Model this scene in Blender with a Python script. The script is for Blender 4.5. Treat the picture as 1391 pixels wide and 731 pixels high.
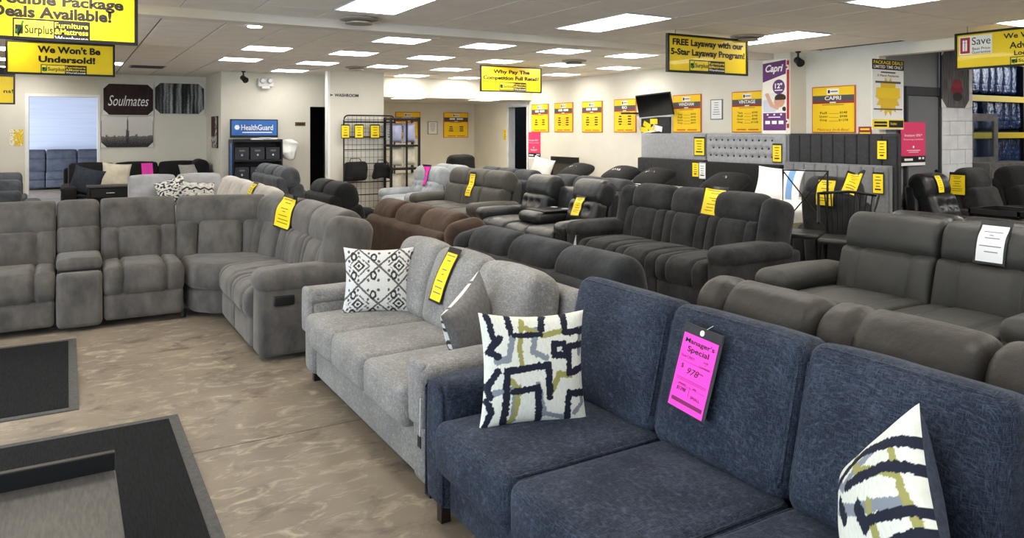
import bpy, math, random
from mathutils import Vector, Matrix, noise
for o in list(bpy.data.objects): bpy.data.objects.remove(o)
SC = bpy.context.scene; COL = SC.collection
random.seed(7)
PI = math.pi
# ------------------------------------------------------------------ camera, world, light, exposure
F, HE, UC, VH = 1014.0, 1.70, 695.5, 178.0      # focal length in px (1391 wide), eye height, principal column, horizon row
YAW = math.atan2(.5115, .8593)
cd = bpy.data.cameras.new('camera'); cam = bpy.data.objects.new('camera', cd); COL.objects.link(cam)
cam.location = (0, 0, HE); cam.rotation_euler = (PI/2, 0, -YAW)
cd.sensor_width = 36; cd.lens = 36*F/1391; cd.shift_y = -(365.5-VH)/1391; cd.clip_start = .05
SC.camera = cam
vs = SC.view_settings
vs.view_transform = 'Standard'; vs.look = 'None'; vs.gamma = 1; vs.use_curve_mapping = False; vs.exposure = 0.12
w = bpy.data.worlds.new('sky'); SC.world = w; w.use_nodes = True
w.node_tree.nodes['Background'].inputs[0].default_value = (.62, .78, 1, 1)
w.node_tree.nodes['Background'].inputs[1].default_value = 1.0
def area(name, loc, rot, sx, sy, power, col):
    l = bpy.data.lights.new(name, 'AREA'); l.shape = 'RECTANGLE'; l.size = sx; l.size_y = sy; l.energy = power; l.color = col
    o = bpy.data.objects.new(name, l); COL.objects.link(o); o.location = loc; o.rotation_euler = rot; return o
area('daylight_storefront', (-5.1, 2.5, 1.45), (0, -PI/2-.55, 0), 2.2, 11.0, 700, (.74, .86, 1))     # daylight through the storefront windows
area('daylight_entrance', (1.5, -3.9, 1.45), (PI/2, 0, 0), 8.0, 2.2, 50, (.80, .89, 1))
area('daylight_side_room', (-3.6, 22.5, 1.5), (0, -PI/2, 0), 2.0, 5.0, 520, (.80, .87, 1))
area('fill_warehouse', (17.0, 5.0, 3.2), (0, PI*.30, 0), 2.0, 3.0, 160, (.9, .95, 1))  # added fill light for the warehouse, which has no window
PANEL = 14.5                                                                                     # ceiling panel strength
# ------------------------------------------------------------------ pixel rays
CY, SY = math.cos(YAW), math.sin(YAW)
def ray(u, v):
    l = (u-UC)/F
    return Vector((CY*l+SY, -SY*l+CY, (VH-v)/F))
EYE = Vector((0, 0, HE))
def at_x(u, v, X): r = ray(u, v); return EYE + r*(X/r.x)
def at_y(u, v, Y): r = ray(u, v); return EYE + r*(Y/r.y)
def at_z(u, v, Z): r = ray(u, v); return EYE + r*((Z-HE)/r.z)
def in_view(x, y, z, m=30):
    f = SY*x+CY*y; l = CY*x-SY*y
    if f < .2: return False
    u = UC+F*l/f; v = VH-F*(z-HE)/f
    return -m < u < 1391+m and -m < v < 731+m
# ------------------------------------------------------------------ materials
def lin(c):
    return tuple(((x/255)/12.92 if x/255 <= .04045 else ((x/255+.055)/1.055)**2.4) for x in c)
MATS = {}
def N(t, k, **inp):
    n = t.nodes.new(k)
    for a, b in inp.items(): n.inputs[a.replace('_', ' ')].default_value = b
    return n
def mat(name, col, rough=.6, col2=None, scale=8, detail=4, stretch=(1, 1, 1), bump=0, bscale=60, metal=0, spec=.4, sheen=0,
        emit=0, lo=.35, hi=.65, wrinkle=0, wscale=7, coat=0):
    m = bpy.data.materials.new(name); m.use_nodes = True; t = m.node_tree; b = t.nodes['Principled BSDF']
    c = lin(col); b.inputs['Base Color'].default_value = (*c, 1); b.inputs['Roughness'].default_value = rough
    b.inputs['Metallic'].default_value = metal; b.inputs['Specular IOR Level'].default_value = spec
    if coat: b.inputs['Coat Weight'].default_value = coat
    if sheen:
        b.inputs['Sheen Weight'].default_value = sheen; b.inputs['Sheen Roughness'].default_value = .45
        b.inputs['Sheen Tint'].default_value = (*[min(1, x*3+.15) for x in c], 1)
    if emit:
        b.inputs['Emission Color'].default_value = (*c, 1); b.inputs['Emission Strength'].default_value = emit
    tc = N(t, 'ShaderNodeTexCoord')
    if col2 is not None:
        mp = N(t, 'ShaderNodeMapping'); mp.inputs['Scale'].default_value = stretch
        n = N(t, 'ShaderNodeTexNoise', Scale=scale, Detail=detail, Roughness=.6)
        mr = N(t, 'ShaderNodeMapRange'); mr.inputs['From Min'].default_value = lo; mr.inputs['From Max'].default_value = hi
        mx = N(t, 'ShaderNodeMix'); mx.data_type = 'RGBA'
        mx.inputs['A'].default_value = (*c, 1); mx.inputs['B'].default_value = (*lin(col2), 1)
        mx.inputs[6].default_value = (*c, 1); mx.inputs[7].default_value = (*lin(col2), 1)
        t.links.new(tc.outputs['Object'], mp.inputs['Vector']); t.links.new(mp.outputs[0], n.inputs['Vector'])
        t.links.new(n.outputs[0], mr.inputs['Value']); t.links.new(mr.outputs[0], mx.inputs[0])
        t.links.new(mx.outputs[2], b.inputs['Base Color'])
    last = None
    for st, sc, dist in ((bump, bscale, .004), (wrinkle, wscale, .03)):
        if st:
            n = N(t, 'ShaderNodeTexNoise', Scale=sc, Detail=3)
            t.links.new(tc.outputs['Object'], n.inputs['Vector'])
            bp = N(t, 'ShaderNodeBump', Strength=st, Distance=dist)
            t.links.new(n.outputs[0], bp.inputs['Height'])
            if last: t.links.new(last.outputs[0], bp.inputs['Normal'])
            t.links.new(bp.outputs[0], b.inputs['Normal']); last = bp
    MATS[name] = m
    return m
def weave(name, dark, light, sc=1.0, mix=.5, patch=.5, bump=.5):
    """woven upholstery: threads running both ways plus a slow mottling"""
    m = mat(name, dark, .85, spec=.2, sheen=.25); t = m.node_tree; b = t.nodes['Principled BSDF']
    tc = N(t, 'ShaderNodeTexCoord'); outs = []
    for s in ((30, 30, 300), (300, 30, 36), (30, 300, 30)):
        mp = N(t, 'ShaderNodeMapping'); mp.inputs['Scale'].default_value = [q*sc for q in s]
        n = N(t, 'ShaderNodeTexNoise', Scale=1.0, Detail=2); t.links.new(tc.outputs['Object'], mp.inputs[0]); t.links.new(mp.outputs[0], n.inputs['Vector'])
        outs.append(n)
    a1 = N(t, 'ShaderNodeMath'); a1.operation = 'MAXIMUM'; t.links.new(outs[0].outputs[0], a1.inputs[0]); t.links.new(outs[1].outputs[0], a1.inputs[1])
    a2 = N(t, 'ShaderNodeMath'); a2.operation = 'MAXIMUM'; t.links.new(a1.outputs[0], a2.inputs[0]); t.links.new(outs[2].outputs[0], a2.inputs[1])
    big = N(t, 'ShaderNodeTexNoise', Scale=5.0, Detail=2); t.links.new(tc.outputs['Object'], big.inputs['Vector'])
    a3 = N(t, 'ShaderNodeMath'); a3.operation = 'MULTIPLY_ADD'; a3.inputs[1].default_value = patch; t.links.new(big.outputs[0], a3.inputs[0]); t.links.new(a2.outputs[0], a3.inputs[2])
    mr = N(t, 'ShaderNodeMapRange'); mr.inputs['From Min'].default_value = .5+patch*.5; mr.inputs['From Max'].default_value = .78+patch*.5; mr.inputs['To Max'].default_value = mix*2
    t.links.new(a3.outputs[0], mr.inputs[0])
    mx = N(t, 'ShaderNodeMix'); mx.data_type = 'RGBA'; mx.inputs[6].default_value = (*lin(dark), 1); mx.inputs[7].default_value = (*lin(light), 1)
    t.links.new(mr.outputs[0], mx.inputs[0]); t.links.new(mx.outputs[2], b.inputs['Base Color'])
    bp = N(t, 'ShaderNodeBump', Strength=bump, Distance=.002); t.links.new(a2.outputs[0], bp.inputs['Height']); t.links.new(bp.outputs[0], b.inputs['Normal'])
    return m
mat('wall', (226, 222, 210), .8, (219, 215, 203), 1.5, bump=.05, bscale=120)
mat('wall_grey', (140, 142, 146), .7, (132, 134, 138), 2)
mat('wall_white', (226, 228, 232), .75, (214, 217, 221), 3, bump=.15, bscale=40)
mat('wall_blue', (216, 222, 236), .6, (204, 213, 231), 2, stretch=(.3, 1, 9))
mat('trim_white', (240, 240, 238), .5)
mat('tile', (238, 232, 223), .95, (230, 224, 214), 3, bump=.3, bscale=150, spec=.1)
mat('tile_gap', (60, 56, 52), .9)
mat('beam', (226, 219, 207), .9, (218, 211, 199), 2)
mat('light_frame', (235, 235, 235), .5)
mat('diffuser', (255, 250, 240), .5, emit=PANEL)
mat('downlight', (255, 246, 230), .5, emit=20)
mat('vent', (150, 142, 130), .5)
mat('black_plastic', (18, 18, 19), .45)
mat('black_metal', (14, 14, 15), .4, metal=.3)
mat('screen', (8, 9, 11), .15, spec=.5)
mat('white_plastic', (225, 225, 222), .5)
mat('mat_rubber', (25, 25, 27), .9, (14, 14, 15), 60, 2, bump=.8, bscale=260, stretch=(3, .25, 1), spec=.2, lo=.42, hi=.58)
mat('mat_edge', (84, 82, 80), .8, (70, 68, 66), 40)
mat('bench_top', (80, 77, 74), .45, (58, 55, 53), 14, 6, stretch=(7, 1, 1))
mat('bench_black', (16, 16, 16), .4)
mat('taupe', (98, 93, 88), .9, (70, 67, 65), 6, 8, stretch=(1, 1, .55), bump=.6, bscale=220, sheen=.5, wrinkle=.35, wscale=6, spec=.15, lo=.38, hi=.66)
mat('charcoal', (54, 54, 55), .9, (33, 33, 34), 5, 6, bump=.6, bscale=220, sheen=.45, wrinkle=.4, wscale=6, spec=.15)
mat('charcoal_blue', (78, 80, 84), .9, (52, 54, 58), 5, 6, bump=.6, bscale=200, sheen=.4, wrinkle=.4, spec=.15)
mat('brown_suede', (72, 56, 45), .9, (50, 38, 30), 5, 6, bump=.5, bscale=200, sheen=.5, wrinkle=.35, spec=.15)
mat('umber_leather', (56, 52, 48), .48, (45, 42, 39), 3, bump=.25, bscale=260, wrinkle=.35, wscale=9, spec=.35)
mat('dark_leather', (56, 56, 53), .5, (46, 46, 44), 3, bump=.25, bscale=260, wrinkle=.25, wscale=7, spec=.35)
mat('olive_leather', (80, 78, 73), .55, (66, 64, 60), 3, bump=.25, bscale=240, wrinkle=.3, spec=.3)
mat('black_leather', (38, 40, 42), .34, (28, 29, 31), 4, bump=.2, bscale=260, wrinkle=.3, wscale=9, spec=.5)
mat('pale_grey', (168, 173, 178), .85, (146, 151, 156), 5, 5, bump=.5, bscale=220, sheen=.3, wrinkle=.35, spec=.2)
mat('pale_sofa', (168, 168, 170), .9, (150, 150, 152), 5, 5, bump=.5, bscale=220, sheen=.3, wrinkle=.3)
mat('beige_sofa', (196, 188, 178), .9, (178, 170, 160), 5, 5, bump=.5, bscale=220, sheen=.3, wrinkle=.35)
mat('black_fabric', (24, 24, 26), .9, (15, 15, 17), 6, bump=.4, bscale=200, sheen=.2, wrinkle=.3)
mat('navy_fabric', (44, 50, 64), .85, (32, 37, 48), 20, bump=.4, bscale=200)
mat('slate_fabric', (84, 88, 98), .9, (68, 72, 82), 5, bump=.4, bscale=200, wrinkle=.3)
weave('blue_linen', (26, 32, 44), (84, 92, 108), 1.4, .32, .28, .5)
weave('grey_linen', (110, 107, 104), (160, 157, 153), 1.5, .5, .25, .5)
mat('wood_leg', (38, 26, 20), .4)
mat('white_fabric', (232, 232, 230), .8, (218, 218, 216), 6, wrinkle=.4)
mat('cream_fabric', (226, 219, 200), .85, (206, 198, 178), 7, wrinkle=.4)
mat('lavender', (176, 180, 212), .7, (160, 164, 198), 6, wrinkle=.4)
mat('grey_pillow', (182, 178, 172), .85, (160, 156, 150), 30, wrinkle=.3)
mat('grey_back', (120, 118, 116), .85, (100, 98, 96), 60, bump=.5, bscale=220)
mat('navy_back', (60, 68, 84), .85, (44, 50, 64), 60, bump=.5, bscale=220)
mat('mattress', (236, 233, 226), .8, (224, 221, 214), 12, wrinkle=.3)
mat('mattress_band', (176, 164, 128), .8, (150, 138, 108), 30)
mat('headboard_grey', (160, 161, 165), .85, (148, 149, 153), 20, bump=.3, bscale=200)
mat('headboard_mid', (120, 121, 124), .85, (108, 109, 112), 20, bump=.3, bscale=200, sheen=.3)
mat('headboard_dark', (52, 52, 55), .8, (42, 42, 45), 20, bump=.3, bscale=200)
mat('headboard_black', (28, 28, 30), .85, (20, 20, 22), 20, sheen=.2)
mat('yellow', (246, 214, 28), .45)
mat('yellow_sign', (246, 212, 22), .35, coat=.2)
mat('yellow_poster', (250, 208, 20), .55)
mat('yellow_beam', (226, 190, 30), .5)
mat('orange_red', (206, 92, 44), .6)
mat('band_grey', (84, 80, 82), .6)
mat('maroon', (160, 38, 44), .6)
mat('logo_white', (244, 240, 228), .6)
mat('ink', (18, 16, 14), .6)
mat('ink_soft', (92, 76, 28), .6)
mat('ink_grey', (110, 110, 112), .6)
mat('white_ink', (245, 245, 245), .6)
mat('logo_yellow', (250, 222, 60), .5)
mat('green', (60, 150, 60), .5)
mat('pink', (246, 60, 190), .5)
mat('pink_dark', (120, 20, 80), .6)
mat('poster_pink', (222, 60, 110), .55)
mat('paper', (236, 237, 238), .6)
mat('clear_holder', (196, 200, 204), .2, spec=.6)
mat('blue_sign', (40, 92, 170), .4, (60, 120, 196), 1.2)
mat('navy_box', (46, 48, 58), .5, (38, 40, 50), 5)
mat('purple', (98, 44, 112), .5)
mat('red_strip', (178, 30, 40), .5)
mat('grey_wood', (132, 128, 126), .6, (104, 100, 98), 8, 6, stretch=(1, 8, 1))
mat('blue_wrap', (34, 62, 112), .22, (14, 28, 58), 6, 6, stretch=(5, 5, .6), wrinkle=1.0, wscale=16, spec=.8)
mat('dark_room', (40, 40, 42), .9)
mat('door_grey', (112, 114, 118), .6, (106, 108, 112), 2)
mat('door_dark', (52, 54, 58), .6)
mat('block', (224, 226, 230), .8, (208, 211, 216), 5, bump=.4, bscale=50)
mat('block_joint', (196, 198, 202), .9)
mat('sticker', (230, 220, 160), .6)
mat('glass', (225, 238, 240), .05); MATS['glass'].node_tree.nodes['Principled BSDF'].inputs['Transmission Weight'].default_value = 1
def vcol(name, rough=.7, bump=0):
    m = bpy.data.materials.new(name); m.use_nodes = True; t = m.node_tree; b = t.nodes['Principled BSDF']
    a = t.nodes.new('ShaderNodeVertexColor'); a.layer_name = 'Col'; t.links.new(a.outputs[0], b.inputs['Base Color'])
    b.inputs['Roughness'].default_value = rough; b.inputs['Specular IOR Level'].default_value = .3
    if bump:
        tc = N(t, 'ShaderNodeTexCoord'); n = N(t, 'ShaderNodeTexNoise', Scale=240, Detail=2); t.links.new(tc.outputs['Object'], n.inputs['Vector'])
        bp = N(t, 'ShaderNodeBump', Strength=bump, Distance=.003); t.links.new(n.outputs[0], bp.inputs['Height']); t.links.new(bp.outputs[0], b.inputs['Normal'])
    MATS[name] = m
vcol('print'); vcol('print_cloth', .9, .5)
def floor_mat():
    m = mat('floor', (150, 134, 116), .42, spec=.35); t = m.node_tree; b = t.nodes['Principled BSDF']
    tc = N(t, 'ShaderNodeTexCoord')
    def noi(sc, det, st=(1, 1, 1), dist=0):
        mp = N(t, 'ShaderNodeMapping'); mp.inputs['Scale'].default_value = st; t.links.new(tc.outputs['Object'], mp.inputs[0])
        n = N(t, 'ShaderNodeTexNoise', Scale=sc, Detail=det, Roughness=.65, Distortion=dist); t.links.new(mp.outputs[0], n.inputs['Vector']); return n
    def mixc(fac, a, bb, lo, hi):
        mr = N(t, 'ShaderNodeMapRange'); mr.inputs['From Min'].default_value = lo; mr.inputs['From Max'].default_value = hi; t.links.new(fac.outputs[0], mr.inputs[0])
        mx = N(t, 'ShaderNodeMix'); mx.data_type = 'RGBA'
        for i, q in ((6, a), (7, bb)):
            if isinstance(q, tuple): mx.inputs[i].default_value = (*lin(q), 1)
            else: t.links.new(q.outputs[2], mx.inputs[i])
        t.links.new(mr.outputs[0], mx.inputs[0]); return mx
    peb = noi(1.1, 2)
    m1 = mixc(noi(.9, 5), (118, 106, 94), (144, 130, 113), .35, .65)
    m2 = mixc(noi(5, 8, (1, 2.0, 1), 1.2), m1, (176, 163, 141), .52, .70)
    m3 = mixc(noi(3.2, 9, (1, 1.3, 1), .4), m2, (104, 92, 81), .55, .66)
    t.links.new(m3.outputs[2], b.inputs['Base Color'])
    bp = N(t, 'ShaderNodeBump', Strength=.15, Distance=.004); t.links.new(noi(14, 5).outputs[0], bp.inputs['Height']); t.links.new(bp.outputs[0], b.inputs['Normal'])
floor_mat()
# ------------------------------------------------------------------ mesh builder
def rx(a): return Matrix.Rotation(a, 3, 'X')
def ry(a): return Matrix.Rotation(a, 3, 'Y')
def rz_(a): return Matrix.Rotation(a, 3, 'Z')
def rbox(s, r, k=2, m=4, bulge=(0, 0, 0), amp=0, seed=0, fn=None, sqz=1.0):
    """rounded, optionally inflated box centred on 0"""
    h = [q/2 for q in s]; r = min(r, *[q*.999 for q in h])
    mm = m if isinstance(m, tuple) else (m, m, m)
    def axis(a, m):
        o = [-a]
        for i in range(k-1, 0, -1): o.append(-(a-r)-r*math.tan(PI/4*i/k))
        for i in range(m+1): o.append(-(a-r)+2*(a-r)*i/m)
        for i in range(1, k): o.append((a-r)+r*math.tan(PI/4*i/k))
        o.append(a)
        return o
    ax = [axis(q, n_) for q, n_ in zip(h, mm)]
    V, Fc, idx = [], [], {}
    def vid(p):
        key = (round(p[0], 5), round(p[1], 5), round(p[2], 5))
        if key in idx: return idx[key]
        q = Vector([max(-(h[i]-r), min(h[i]-r, p[i])) for i in range(3)]); d = Vector(p)-q
        P = q + d.normalized()*r
        t = [max(0, 1-(P[i]/h[i])**2) for i in range(3)]
        P2 = Vector((P.x*(1+bulge[0]/h[0]*t[1]*t[2]), P.y*(1+bulge[1]/h[1]*t[0]*t[2]), P.z*(1+bulge[2]/h[2]*t[0]*t[1])))
        if sqz != 1.0:
            a_ = min(1, abs(P2.x)/h[0]); P2.x = math.copysign(h[0]*(1-(1-a_)**sqz), P2.x)
        if amp: P2 += noise.noise_vector(P2*5+Vector((seed*3.1, seed*1.7, seed)))*amp
        if fn: P2 = Vector(fn(P2))
        idx[key] = len(V); V.append(P2); return idx[key]
    for a in range(3):
        b, c = (a+1) % 3, (a+2) % 3
        for sg in (-1, 1):
            for i in range(len(ax[b])-1):
                for j in range(len(ax[c])-1):
                    q = []
                    for (ii, jj) in ((i, j), (i+1, j), (i+1, j+1), (i, j+1)):
                        p = [0, 0, 0]; p[a] = sg*h[a]; p[b] = ax[b][ii]; p[c] = ax[c][jj]; q.append(vid(p))
                    Fc.append(tuple(q) if sg > 0 else tuple(reversed(q)))
    return V, Fc
class MB:
    def __init__(s): s.v = []; s.f = []
    def add(s, V, Fc, c=(0, 0, 0), rot=None):
        n = len(s.v); c = Vector(c)
        s.v += [((rot @ Vector(p)) if rot else Vector(p))+c for p in V]
        s.f += [tuple(i+n for i in q) for q in Fc]; return s
    def box(s, x0, x1, y0, y1, z0, z1, rot=None):
        c = Vector(((x0+x1)/2, (y0+y1)/2, (z0+z1)/2)); h = ((x1-x0)/2, (y1-y0)/2, (z1-z0)/2)
        V = [(sx*h[0], sy*h[1], sz*h[2]) for sz in (-1, 1) for sy in (-1, 1) for sx in (-1, 1)]
        return s.add(V, [(0, 2, 3, 1), (4, 5, 7, 6), (0, 1, 5, 4), (2, 6, 7, 3), (0, 4, 6, 2), (1, 3, 7, 5)], c, rot)
    def rb(s, c, size, r, rot=None, k=2, m=4, bulge=(0, 0, 0), amp=0, seed=0, fn=None, p=1.0):
        return s.add(*rbox(size, r, k, m, bulge, amp, seed, fn, p), c, rot)
    def hb(s, c, size, r=.006, rot=None): return s.add(*rbox(size, r, 1, 1), c, rot)
    def tube(s, pts, r, seg=6, closed=False):
        pts = [Vector(p) for p in pts]; n = len(pts); V = []; Fc = []
        for i, p in enumerate(pts):
            a = pts[i-1] if (i > 0 or closed) else p; b = pts[(i+1) % n] if (i < n-1 or closed) else p
            d = (b-a).normalized(); up = Vector((0, 0, 1)) if abs(d.z) < .95 else Vector((1, 0, 0))
            e1 = d.cross(up).normalized(); e2 = d.cross(e1)
            for j in range(seg): t = 2*PI*j/seg; V.append(p+e1*r*math.cos(t)+e2*r*math.sin(t))
        for i in range(n if closed else n-1):
            for j in range(seg):
                a, b = i*seg+j, i*seg+(j+1) % seg; c2, d2 = ((i+1) % n)*seg+j, ((i+1) % n)*seg+(j+1) % seg
                Fc.append((a, c2, d2, b))
        if not closed: Fc.append(tuple(range(seg))); Fc.append(tuple(reversed([(n-1)*seg+j for j in range(seg)])))
        return s.add(V, Fc)
    def lathe(s, prof, seg=20, c=(0, 0, 0), rot=None):
        V = []; Fc = []
        for (r, z) in prof:
            for j in range(seg): V.append((r*math.cos(2*PI*j/seg), r*math.sin(2*PI*j/seg), z))
        for i in range(len(prof)-1):
            for j in range(seg):
                Fc.append((i*seg+j, i*seg+(j+1) % seg, (i+1)*seg+(j+1) % seg, (i+1)*seg+j))
        Fc.append(tuple(reversed(range(seg)))); Fc.append(tuple((len(prof)-1)*seg+j for j in range(seg)))
        return s.add(V, Fc, c, rot)
    def prism(s, poly, z0, z1, c=(0, 0, 0), rot=None):
        n = len(poly); V = [(x, y, z0) for x, y in poly]+[(x, y, z1) for x, y in poly]
        Fc = [tuple(reversed(range(n))), tuple(range(n, 2*n))]+[(i, (i+1) % n, n+(i+1) % n, n+i) for i in range(n)]
        return s.add(V, Fc, c, rot)
    def build(s, name, m, parent=None, loc=None, smooth=True, ang=40):
        me = bpy.data.meshes.new(name); me.from_pydata([tuple(p) for p in s.v], [], s.f); me.update()
        if smooth: me.shade_smooth(); me.set_sharp_from_angle(angle=math.radians(ang))
        me.materials.append(MATS[m]); o = bpy.data.objects.new(name, me); COL.objects.link(o)
        if parent: o.parent = parent
        if loc is not None: o.location = loc
        return o
def tag(o, label, cat, group=None):
    o['label'] = label; o['category'] = cat
    if group: o['group'] = group
    return o
def thing(name, label, cat, loc=(0, 0, 0), rz=0, group=None):
    o = bpy.data.objects.new(name, None); COL.objects.link(o); o.empty_display_size = .1
    o.location = loc; o.rotation_euler = (0, 0, rz); return tag(o, label, cat, group)
def struct(name, mb, m, smooth=False):
    o = mb.build(name, m, smooth=smooth); o['kind'] = 'structure'; return o
def copy_part(o, parent, loc=None):
    c = o.copy(); COL.objects.link(c); c.parent = parent
    if loc is not None: c.location = loc
    return c
def copy_thing(o, loc, label=None):
    c = o.copy(); COL.objects.link(c); c.location = loc
    if label: c['label'] = label
    for ch in o.children:
        d = copy_part(ch, c)
        for g in ch.children: copy_part(g, d)
    return c
def text(body, cx, cz, w, h, m, parent, y=-.004, bold=.0, shear=0, name='lettering', extrude=.001):
    cu = bpy.data.curves.new('t', 'FONT'); cu.body = body; cu.size = 1; cu.offset = bold; cu.shear = shear; cu.resolution_u = 3
    cu.align_x = 'CENTER'; cu.space_line = .9
    o = bpy.data.objects.new('t', cu); COL.objects.link(o)
    dg = bpy.context.evaluated_depsgraph_get(); me = bpy.data.meshes.new_from_object(o.evaluated_get(dg))
    bpy.data.objects.remove(o); bpy.data.curves.remove(cu)
    xs = [p.co.x for p in me.vertices]; ys = [p.co.y for p in me.vertices]
    x0, x1, y0, y1 = min(xs), max(xs), min(ys), max(ys); sx = w/(x1-x0); sy = h/(y1-y0)
    for p in me.vertices:
        a, b = p.co.x, p.co.y; p.co = ((a-(x0+x1)/2)*sx+cx, y, (b-(y0+y1)/2)*sy+cz)
    me.materials.clear(); me.materials.append(MATS[m]); me.name = name
    o = bpy.data.objects.new(name, me); COL.objects.link(o); o.parent = parent; return o
def bars(rows, m, parent, y=-.004, name='print_line'):
    """rows of illegible small print: (cx, cz, w, h)"""
    o = None
    for (cx, cz, w, h) in rows: o = MB().box(cx-w/2, cx+w/2, y-.0006, y, cz-h/2, cz+h/2).build(name, m, parent, smooth=False)
    return o
def canvas(name, w, h, nx, ny, fn, parent=None, y=0, pos=None, m='print'):
    """a printed sheet: a grid whose vertex colours are the print; pos maps (s,t) to a place"""
    V = []; Fc = []; C = []
    for j in range(ny+1):
        for i in range(nx+1):
            s, t = i/nx, j/ny
            V.append(pos(s, t) if pos else ((s-.5)*w, y, (t-.5)*h)); C.append(lin(fn(s, t)))
    for j in range(ny):
        for i in range(nx):
            a = j*(nx+1)+i; Fc.append((a, a+1, a+nx+2, a+nx+1))
    me = bpy.data.meshes.new(name); me.from_pydata([tuple(p) for p in V], [], Fc); me.update(); me.shade_smooth()
    at = me.color_attributes.new('Col', 'FLOAT_COLOR', 'POINT')
    at.data.foreach_set('color', [q for c in C for q in (*c, 1)])
    me.materials.append(MATS[m]); o = bpy.data.objects.new(name, me); COL.objects.link(o)
    if parent: o.parent = parent
    return o
def nz(x, y, z=0): return noise.noise(Vector((x, y, z)))
def mixc(a, b, t): t = max(0, min(1, t)); return tuple(a[i]*(1-t)+b[i]*t for i in range(3))
# ================================================================== SETTING
HC = 2.83
XW, YB = 9.22, 16.76            # right wall plane, back wall plane
f = MB().box(-5.3, 20, -4.2, 28, -.12, -.004); floor = struct('floor', f, 'floor')
for (y0, y1) in ((-4.2, 4.235), (4.243, 28)):
    MB().box(-5.3, 20, y0, y1, -.004, 0).build('floor_sheet', 'floor', floor, smooth=False)
ceil = struct('ceiling', MB().box(-5.3, XW+.18, -4.2, 28, 2.853, 2.95).box(XW+.18, 20, -4.2, 6.12, 2.853, 2.95).box(XW+.18, 20, 6.12, 11.1, 4.5, 4.6), 'tile_gap')
# lights: far field 2x2, near field 2x4
TX, TY, X0, Y0 = .615, .605, 2.35, 8.72
FAR = [(1, 0), (2, 0), (3, 0), (4, 0), (0, 1), (1, 1), (2, 1), (3, 1), (4, 1), (5, 1), (0, 2), (1, 2), (2, 2), (3, 2), (4, 2), (5, 2),
       (1, 3), (3, 3), (4, 3), (5, 3)]
FARP = [(X0+2*i*TX, Y0+3*j*TY) for i, j in FAR]+[(X0-3*TX, Y0+9*TY), (X0-5*TX, Y0+6*TY), (X0-5*TX, Y0+3*TY), (X0-5*TX, Y0+9*TY), (X0-8*TX, Y0+9*TY), (X0-8*TX, Y0+6*TY), (X0-8*TX, Y0+3*TY), (X0-5*TX, Y0+12*TY)]  # outermost left panels are added to brighten the back left wall
NX, NY = .62, 1.34
NEARP = [(2.43, 6.20), (4.91, 6.20), (7.39, 6.20), (6.15, 3.52), (8.63, 3.52), (3.67, 3.52), (1.19, 3.52), (-.05, 6.20), (2.43, .84), (4.91, .84), (-1.29, .84), (7.39, .84), (-2.53, 6.2), (11.11, 3.52), (11.11, .84), (9.87, .84), (9.87, 3.52)]  # later entries lie out of view, added to light the showroom and right area
BY0, BY1 = 7.42, 7.62           # beam
def tile_mesh(sx, sy):
    return MB().hb((0, 0, 0), (sx, sy, .02), .002).build('ceiling_tile', 'tile', ceil, smooth=False)
def lay(cells, sx, sy):
    first = None; rest = MB(); n = 0
    for (x, y) in cells:
        if in_view(x, y, HC, 12):
            if first is None: first = tile_mesh(sx, sy); first.location = (x, y, HC+.01)
            else: copy_part(first, ceil, (x, y, HC+.01))
            n += 1
        else: rest.box(x-sx/2, x+sx/2, y-sy/2, y+sy/2, HC, HC+.02)
    if rest.v: r = rest.build('ceiling_tile_field', 'tile', ceil, smooth=False); r['kind'] = 'stuff'
    return n
cells = []
for j in range(-2, 15):
    for i in range(-12, 12):
        x, y = X0+i*TX, Y0+j*TY
        if y < BY1+.1 or y > YB-.1 or x > XW-.05: continue
        if x > 2.4 and y > 15.1: continue
        if any(abs(x-a) < .2 and abs(y-b) < .2 for a, b in FARP): continue
        cells.append((x, y))
nt = lay(cells, TX-.018, TY-.013)
cells = []
for j in range(-7, 1):
    for i in range(-12, 20):
        x, y = 2.43+i*NX, 6.20+j*NY
        if any(abs(x-a) < .2 and abs(y-b) < .3 for a, b in NEARP): continue
        if x > XW and y > 6: continue
        cells.append((x, y))
nt += lay(cells, NX-.012, NY-.014)
cells = [(2.43+i*NX, (6.87+BY0)/2) for i in range(-12, 12)]
nt += lay(cells, NX-.010, BY0-6.87-.010)
struct('trim_1', MB().box(-5.2, 8.95, BY0, BY1, 2.745, 2.86), 'beam')
def ceiling_light(x, y, sx, sy, label, group, proto=[None]):
    t = thing('ceiling_light', label, 'ceiling light', (x, y, HC), 0, group)
    fr = MB(); b = .014
    for (a0, a1, c0, c1) in ((-sx/2, sx/2, -sy/2, -sy/2+b), (-sx/2, sx/2, sy/2-b, sy/2), (-sx/2, -sx/2+b, -sy/2+b, sy/2-b), (sx/2-b, sx/2, -sy/2+b, sy/2-b)):
        fr.box(a0, a1, c0, c1, -.004, .02)
    fr.build('frame', 'light_frame', t, smooth=False)
    MB().box(-sx/2+b, sx/2-b, -sy/2+b, sy/2-b, 0, .018).build('diffuser', 'diffuser', t, smooth=False)
    return t
l0 = ceiling_light(*FARP[0], TX-.02, TY-.012, 'square glowing ceiling panel beyond the ceiling beam', 'square ceiling panels')
for p in FARP[1:]: copy_thing(l0, (*p, HC))
l1 = ceiling_light(*NEARP[0], NX-.02, 1.22, 'long rectangular glowing ceiling panel on the sofa side of the ceiling beam', 'long ceiling panels')
l1['label'] = 'long glowing ceiling panel beside the round air diffuser at the beam'
NL = ['long glowing ceiling panel over the charcoal three seat sofa', 'long glowing ceiling panel beside the layaway sign and the pillar', 'long glowing ceiling panel over the dark grey leather loveseat', 'long glowing ceiling panel beside the sign with the red badge']
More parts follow.
